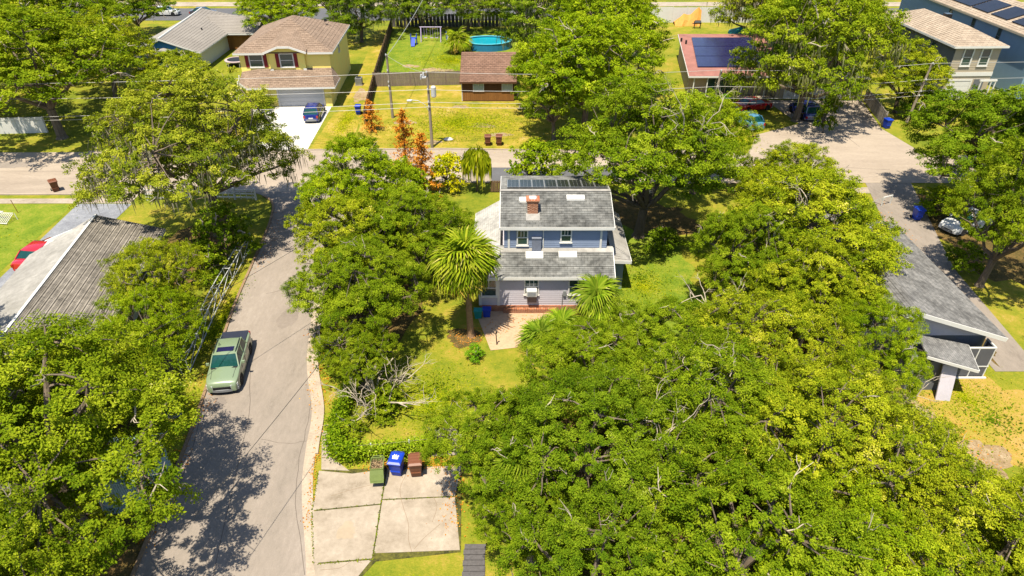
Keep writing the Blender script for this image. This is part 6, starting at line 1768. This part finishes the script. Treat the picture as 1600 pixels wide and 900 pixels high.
# ------------------------------------------------------------------ yard things
pl = thing('swimming_pool', 'round blue above ground pool behind the brown cabin', 'pool', (-3.9, 111.6, 0))
n = 28
ring = lambda r, z: [(r * 1.15 * math.cos(2 * math.pi * k / n), r * .85 * math.sin(2 * math.pi * k / n), z) for k in range(n)]
MB().loft([ring(3.3, 0), ring(3.3, 1.1), ring(3.1, 1.1), ring(3.1, .2)], cap=False).build('wall', plain("blue_pool_wall", (.02, .22, .42), .5), pl)
w_ = MB(); w_.face(ring(3.1, .95)); w_.build('water', M['pool'], pl)
MB().loft([ring(3.38, 1.10), ring(3.38, 1.16), ring(3.02, 1.16), ring(3.02, 1.10)], cap=False).build('rim', plain("pale_blue_plastic", (.12, .55, .70), .5), pl)
ps = thing('swing_set', 'lilac metal swing set with blue seats near the dark fence', 'swing set', (-13.2, 115.6, 0))
f = MB()
for x in (-1.6, 1.6):
    f.tube([(x, -.8, 0), (x, 0, 2.2), (x, .8, 0)], .07, 6)
f.tube([(-1.8, 0, 2.2), (1.8, 0, 2.2)], .07, 6); f.build('frame', M['purple'], ps)
for x in (-.9, .1, .9):
    s = MB().tube([(x - .2, 0, 2.2), (x - .2, 0, .6)], .02, 4).tube([(x + .2, 0, 2.2), (x + .2, 0, .6)], .02, 4); s.box(x - .25, -.12, .5, x + .25, .12, .56); s.build('swing', M['purple'], ps)
for x, l in ((-2.6, 'bright blue plastic play tower left of the swing set'), (3.0, 'small blue slide right of the swing set')):
    pt = thing('play_tower' if x < 0 else 'play_slide', l, 'toy', (-13.2 + x, 113.6 if x < 0 else 115, 0))
    MB().box(-.5, -.4, .9, .5, .4, 1.0).box(-.5, -.4, 0, -.42, -.32, 1.6).box(.42, -.4, 0, .5, -.32, 1.6).box(-.5, .32, 0, -.42, .4, 1.6).box(.42, .32, 0, .5, .4, 1.6).build('frame', M['bin_blue'], pt)
    MB().hexa([(-.3, -1.7, .05), (.3, -1.7, .05), (.3, -.4, .95), (-.3, -.4, .95), (-.3, -1.7, .12), (.3, -1.7, .12), (.3, -.4, 1.03), (-.3, -.4, 1.03)]).build('chute', M['bin_blue'], pt)
tr_ = thing('trampoline', 'small round dark trampoline beside the wing of the grey hip roofed house', 'trampoline', (-40.2, 101.5, 0))
n = 20
rg_ = lambda r, z: [(r * math.cos(2 * math.pi * k / n), r * math.sin(2 * math.pi * k / n), z) for k in range(n)]
MB().loft([rg_(1.7, .75), rg_(1.7, .85), rg_(1.35, .87), rg_(1.35, .78)], cap=False).build('edge_pad', plain("faded_pink_pad", (.55, .42, .42), .7), tr_)
m_ = MB(); m_.face(rg_(1.36, .80)); m_.build('mat', M['dark'], tr_)
for k in range(6):
    a = k * 1.0472
    MB().tube([(1.6 * math.cos(a), 1.6 * math.sin(a), 0), (1.6 * math.cos(a), 1.6 * math.sin(a), .76)], .04, 5).build('leg', M['galv'], tr_)
acu = thing('air_conditioner', 'grey outdoor air conditioning unit beside the yellow house', 'air conditioner', (-20.6, 92.0, 0))
MB().box(-.5, -.5, 0, .5, .5, .12).build('plinth', M['conc'], acu); MB().box(-.42, -.42, .12, .42, .42, 1.0).build('casing', M['grey_pl'], acu)
MB().tube([(0, 0, 1.0), (0, 0, 1.05)], .36, 16).build('fan_guard', M['dark'], acu)
lv = MB()
for k in range(8):
    lv.box(-.44, -.44, .2 + k * .1, .44, .44, .23 + k * .1)
lv.build('louvres', M['alu'], acu)
rk = thing('slatted_rack', 'white slatted metal frame lying on the green lawn at the left', 'rack', (-44.4, 53.2, 0), -12)
f = MB().tube([(-1.0, 0, .55), (.9, .2, .6)], .035, 5).tube([(-.1, -.9, .1), (1.1, -.9, .15)], .035, 5)
for k in range(7):
    x = -.1 + k * .18
    f.tube([(x - .05, .1, .58), (x, -.9, .12)], .028, 5)
f.tube([(-1.0, 0, .55), (-.75, -.3, 0)], .03, 5).tube([(1.0, .2, .6), (1.1, .2, 0)], .03, 5); f.build('bars', M['white'], rk)
for k in range(4):
    x = -.9 + k * .2
    MB().box(x, -.06, .58, x + .12, .3, .64).build('slat', M['white'], rk)
for x, y, l in ((-45.6, 52.9, 'white scrap lying left of the slatted metal frame'), (-46.3, 52.2, 'small white scrap farther left on the green lawn')):
    d = thing('white_scrap', l, 'litter', (x, y, 0), 30)
    MB().loft([[(-.3, -.15, .02), (.3, -.12, .02), (.25, .18, .02), (-.2, .14, .02)], [(-.2, -.1, .14), (.22, -.05, .10), (.15, .1, .16), (-.1, .08, .12)]]).build('sheet', M['white'], d)
st_ = thing('garden_stake', 'thin brown stake standing in the green lawn behind the slatted metal frame', 'stake', (-44.0, 54.4, 0)); MB().tube([(0, 0, 0), (-.15, 0, 1.3)], .03, 5).build('shaft', M['brown_wood'], st_)
mb_ = thing('mailbox', 'white mailbox on a post at the kerb beside the leafless sapling', 'mailbox', (25.2, 59.9, 0))
MB().box(-.05, -.05, 0, .05, .05, 1.05).build('post', M['white'], mb_)
MB().loft([[(-.13, y, 1.05), (.13, y, 1.05), (.13, y, 1.22), (.08, y, 1.32), (-.08, y, 1.32), (-.13, y, 1.22)] for y in (-.28, .28)]).build('box', M['white'], mb_); MB().box(.131, -.1, 1.2, .15, .05, 1.38).build('flag', M['red'], mb_)
ws = thing('white_bag', 'crumpled white bag on the grass strip by the kerb left of the mailbox', 'bag', (23.6, 59.6, 0))
MB().loft([[(-1.0, -.2, .0), (1.0, -.25, .0), (1.0, .2, 0), (-.9, .25, 0)], [(-1.05, -.25, .15), (1.05, -.2, .12), (1.05, .2, .15), (-1, .25, .2)], [(-.7, -.1, .3), (.6, -.1, .22), (.7, .1, .25), (-.6, .12, .33)]]).build('sack', M['white'], ws)
tp = thing('orange_tarp', 'orange tarp heaped against the long white fence at the top', 'tarp', (31.0, 127.2, 0))
rg = random.Random(3); rows = []
for i in range(9):
    x = -2.2 + i * .55; h = [.5, 1.0, 1.5, 1.9, 1.7, 1.8, 2.4, 3.0, 2.4][i]
    rows.append([(x, -1.2 + rg.uniform(-.2, .2), .02), (x + rg.uniform(-.15, .15), -.7, h * .5 + rg.uniform(-.1, .1)), (x + rg.uniform(-.2, .2), -.1, h), (x, .6, h * .8), (x, 1.0, .02)])
MB().loft(rows, closed=False, cap=False).build('sheet', M['tarp'], tp)
gc = thing('patio_grill', 'black barbecue grill in front of the orange tarp', 'grill', (32.3, 124.5, 0))
MB().loft([[(-.6, -.3, .8), (.6, -.3, .8), (.6, .3, .8), (-.6, .3, .8)], [(-.6, -.35, 1.0), (.6, -.35, 1.0), (.6, .35, 1.0), (-.6, .35, 1.0)], [(-.5, -.15, 1.3), (.5, -.15, 1.3), (.5, .2, 1.3), (-.5, .2, 1.3)]]).build('lid', M['dark'], gc)
MB().box(-.55, -.25, 0, -.48, -.18, .8).box(.48, -.25, 0, .55, -.18, .8).box(-.55, .18, 0, -.48, .25, .8).box(.48, .18, 0, .55, .25, .8).box(-.9, -.25, .78, -.6, .25, .82).build('stand', M['dark'], gc)
def chair(x, y, rz, label):
    t = thing('garden_chair', label, 'chair', (x, y, 0), rz, 'dark garden chairs behind the pink roof')
    MB().box(-.4, -.4, .42, .4, .4, .5).build('seat', M['dark'], t); MB().hexa([(-.4, .34, .5), (.4, .34, .5), (.4, .42, .5), (-.4, .42, .5), (-.4, .5, 1.2), (.4, .5, 1.2), (.4, .58, 1.2), (-.4, .58, 1.2)]).build('backrest', M['dark'], t)
    for a in (-.36, .36):
        for b in (-.36, .36):
            MB().box(a - .03, b - .03, 0, a + .03, b + .03, .42).build('leg', M['dark'], t)
        MB().box(a - .04, -.38, .68, a + .04, .4, .72).build('armrest', M['dark'], t)
chair(27.8, 109.6, 30, 'dark garden chair behind the left corner of the pink roof'); chair(29.9, 109.8, -20, 'dark garden chair second from the left behind the pink roof'); chair(31.2, 110.2, 15, 'dark garden chair nearest the turquoise canopy')
um = thing('canopy', 'turquoise cloth canopy in the yard behind the pink roof', 'canopy', (36.2, 112.5, 0))
n = 8
f = MB()
for k in range(n):
    a0, a1 = 2 * math.pi * k / n, 2 * math.pi * (k + 1) / n
    f.face([(0, 0, 3.0), (2 * math.cos(a0), 2 * math.sin(a0), 2.2), (2 * math.cos(a1), 2 * math.sin(a1), 2.2)]); f.face([(2 * math.cos(a0), 2 * math.sin(a0), 2.2), (2.05 * math.cos(a0), 2.05 * math.sin(a0), 1.95), (2.05 * math.cos(a1), 2.05 * math.sin(a1), 1.95), (2 * math.cos(a1), 2 * math.sin(a1), 2.2)])
f.build('cloth', M['turq'], um); MB().tube([(0, 0, 0), (0, 0, 2.95)], .05, 6).build('pole', M['alu'], um)
gp = thing('planter', 'green plastic planter tub with leafy plants by the porch of the pink roofed house', 'planter', (26.9, 85.4, 0))
MB().loft([[(s * .5 * c0 * 1.6, s * .5 * c1, z) for c0, c1 in ((1, 0), (.7, .7), (0, 1), (-.7, .7), (-1, 0), (-.7, -.7), (0, -1), (.7, -.7))] for s, z in ((.8, 0), (1, .45))]).build('tub', M['green_pl'], gp)
o = bpy.data.objects.new('leaves', TREES['bush_b']['crown']); COL.objects.link(o); o.parent = gp; o.scale = (.35, .3, .28); o.color = (.8, 1.3, 1, 1); o['kind'] = 'stuff'
dc = thing('folding_rack', 'white folding rack standing beside the blue bin in the shade of the narrow driveway', 'rack', (34.0, 56.0, 0), 25)
MB().box(-.6, -.04, .8, .6, .04, .9).box(-.6, -.04, 0, -.5, .04, .8).box(.5, -.04, 0, .6, .04, .8).hexa([(-.55, .9, 0), (-.48, .9, 0), (-.48, .96, 0), (-.55, .96, 0), (-.55, 0, .85), (-.48, 0, .85), (-.48, .06, .85), (-.55, .06, .85)]).hexa([(.48, .9, 0), (.55, .9, 0), (.55, .96, 0), (.48, .96, 0), (.48, 0, .85), (.55, 0, .85), (.55, .06, .85), (.48, .06, .85)]).build('frame_bars', M['white'], dc)
sk = thing('plant_stake', 'dark stake standing at the near edge of the brick edged patio', 'stake', (-1.0, 35.5, 0)); MB().tube([(0, 0, 0), (-.05, 0, 1.0)], .035, 6).box(-.06, -.03, .95, .04, .03, 1.1).build('shaft', M['dark'], sk)
for x, y, m, l in ((-2.35, 38.6, 'turq', 'teal storage tub behind the trunk of the cabbage palm'), (-1.75, 38.75, 'bin_blue', 'blue storage tub against the wall right of the cabbage palm')):
    d = thing('storage_tub', l, 'tub', (x, y, .0))
    MB().loft([[(-.22, -.18, 0), (.22, -.18, 0), (.22, .18, 0), (-.22, .18, 0)], [(-.27, -.22, .6), (.27, -.22, .6), (.27, .22, .6), (-.27, .22, .6)]]).build('body', M[m], d); MB().box(-.30, -.25, .6, .30, .25, .66).build('lid', M[m], d)
gt = thing('garden_gate', 'low brown timber gate behind the blue house beside the weeping tree', 'gate', (-2.0, 58.6, 0))
for k in range(8):
    MB().box(k * .26, -.02, .1, k * .26 + .23, .02, 1.2).build('board', M['fence_brown'], gt)
MB().box(-.1, .025, .25, 2.1, .07, .35).box(-.1, .025, .95, 2.1, .07, 1.05).build('rail', M['fence_brown'], gt)
pv = thing('paving_stone', 'pale round stone on the dry lawn left of the transformer pole', 'stone', (-7.0, 71.9, 0)); MB().loft([[(r * math.cos(k * .785), .7 * r * math.sin(k * .785), z) for k in range(8)] for r, z in ((.5, 0), (.55, .12), (.35, .25))]).build('stone_block', M['conc_white'], pv)
fb_ = thing('white_ball', 'small white ball on the dry lawn at the far right', 'ball', (29.0, 27.6, .0))
mb = MB(); nn = 12
mb.loft([[(.16 * math.sin(a) * math.cos(k * 6.2832 / nn), .16 * math.sin(a) * math.sin(k * 6.2832 / nn), .16 - .16 * math.cos(a)) for k in range(nn)] for a in (.1, .6, 1.1, 1.57, 2.0, 2.5, 3.04)]); mb.build('shell', M['white'], fb_, smooth=True)
tm = thing('grey_dish', 'weathered grey water tank on the verge near the bottom left oak', 'tank', (-19.6, 29.0, 0))
MB().loft([[(r * math.cos(k * .5236), r * .8 * math.sin(k * .5236), z) for k in range(12)] for r, z in ((.45, 0), (.5, .5), (.48, .8), (.2, .95))]).build('shell', M['grey_pl'], tm, smooth=True)
# dry leaves along the kerbs, on the paving and on the patio
def litter(regions, seed):
    rng = np.random.default_rng(seed); P = []
    for (x0, y0, x1, y1, w, n, z) in regions:
        t_ = rng.random(n)
        P.append(np.stack([x0 + (x1 - x0) * t_ + rng.normal(size=n) * w, y0 + (y1 - y0) * t_ + rng.normal(size=n) * w, np.full(n, z) + rng.random(n) * .02], axis=1))
    P = np.concatenate(P); n = len(P)
    N = rng.normal(size=(n, 3)) * .25 + [0, 0, 1]; N /= np.linalg.norm(N, axis=1)[:, None]
    o = bpy.data.objects.new('fallen_leaves', leaf_mesh('fallen_leaves', P, N, rng.uniform(.05, .13, n), np.clip(rng.normal(.5, .25, n), 0, 1), rng, .6, M['rust_leaf']))
    COL.objects.link(o); o['kind'] = 'stuff'; o.color = (.9, .9, .9, 1)
litter([(-18.9, 36, -17.2, 20, .28, 420, .035), (-13.2, 38, -11.0, 29, .4, 420, .035), (-10.9, 28, -10.0, 21, .12, 160, .05), (-7.6, 25.0, -3.2, 25.3, .25, 500, .05), (-3.0, 25, -2.8, 21, .4, 160, .05),
        (-14.0, 45, -13.6, 56, .5, 200, .035), (-19.6, 45, -20.6, 55, .4, 200, .035), (26, 80, 42, 84, 1.2, 300, .03), (32, 45, 32, 58, 1.0, 400, .03), (-1.5, 37.5, 2.5, 38.8, .6, 160, .03), (-3.3, 36.4, -2.2, 36.4, .7, 260, .015),
        (22.5, 28.5, 26, 26, 1.2, 400, .015)], 31)
# weeds growing out of the slab joints
def weeds(lines, seed):
    rng = np.random.default_rng(seed); P = []
    for (x0, y0, x1, y1, n) in lines:
        t_ = rng.random(n)
        P.append(np.stack([x0 + (x1 - x0) * t_ + rng.normal(size=n) * .03, y0 + (y1 - y0) * t_ + rng.normal(size=n) * .03, .05 + rng.random(n) * .05], axis=1))
    P = np.concatenate(P); n = len(P)
    N = rng.normal(size=(n, 3)) * .6 + [0, 0, .6]; N /= np.linalg.norm(N, axis=1)[:, None]
    o = bpy.data.objects.new('joint_weeds', leaf_mesh('joint_weeds', P, N, rng.uniform(.05, .12, n), np.clip(rng.normal(.35, .2, n), 0, 1), rng, .5, M['blade']))
    COL.objects.link(o); o['kind'] = 'stuff'; o.color = (.8, .9, .8, 1)
weeds([(-6.64, 24.6, -6.48, 19.5, 130), (-9.7, 22.2, -6.6, 22.6, 30), (-6.5, 22.85, -2.9, 23.06, 60), (-10.2, 24.6, -9.95, 22.2, 80), (-9.93, 22.1, -9.15, 19.2, 90), (-8.9, 19.2, -6.5, 19.45, 60)], 3)
# grass tufts on the nearer lawns
scatter('grass', [(-4.6, 30.2, 3.6, 4.2, 9000), (9.8, 42.5, 4.0, 4.8, 7000), (-20.2, 38, .6, 6, 5000), (-10.2, 28.6, .2, 1.4, 600), (27, 30.5, 3.6, 4.6, 7000), (-19.0, 28.6, .6, 2.4, 1800), (-5.2, 17.6, 1.5, 1.0, 2000)], .085, .05, 12, M['blade'], up=2.2, tone=(1.25, 1.25, 1), soft=True)

scatter('grass', [(-6, 77, 10, 7.5, 14000), (-9, 104, 9.5, 11, 9000), (-50, 49, 7, 4.5, 7000), (25.5, 72, 2.4, 3.5, 1500), (-19.6, 78, 1.4, 8, 3000)], .17, .05, 14, M['blade'], up=2.4, tone=(1.25, 1.22, 1), soft=True)

scatter('lawn_weeds', [(-4.8, 30.4, 3.2, 4.0, 700), (9.8, 43.5, 4.2, 6, 900), (-6, 77, 10, 7.5, 1500), (-9, 104, 9.5, 11, 900), (27.5, 28.5, 5, 4.4, 900), (-47, 49, 9, 6, 700), (-19.9, 38, .8, 8, 500)], .16, .10, 18, M['leaf'], up=.8, tone=(.62, .75, .8), soft=True)
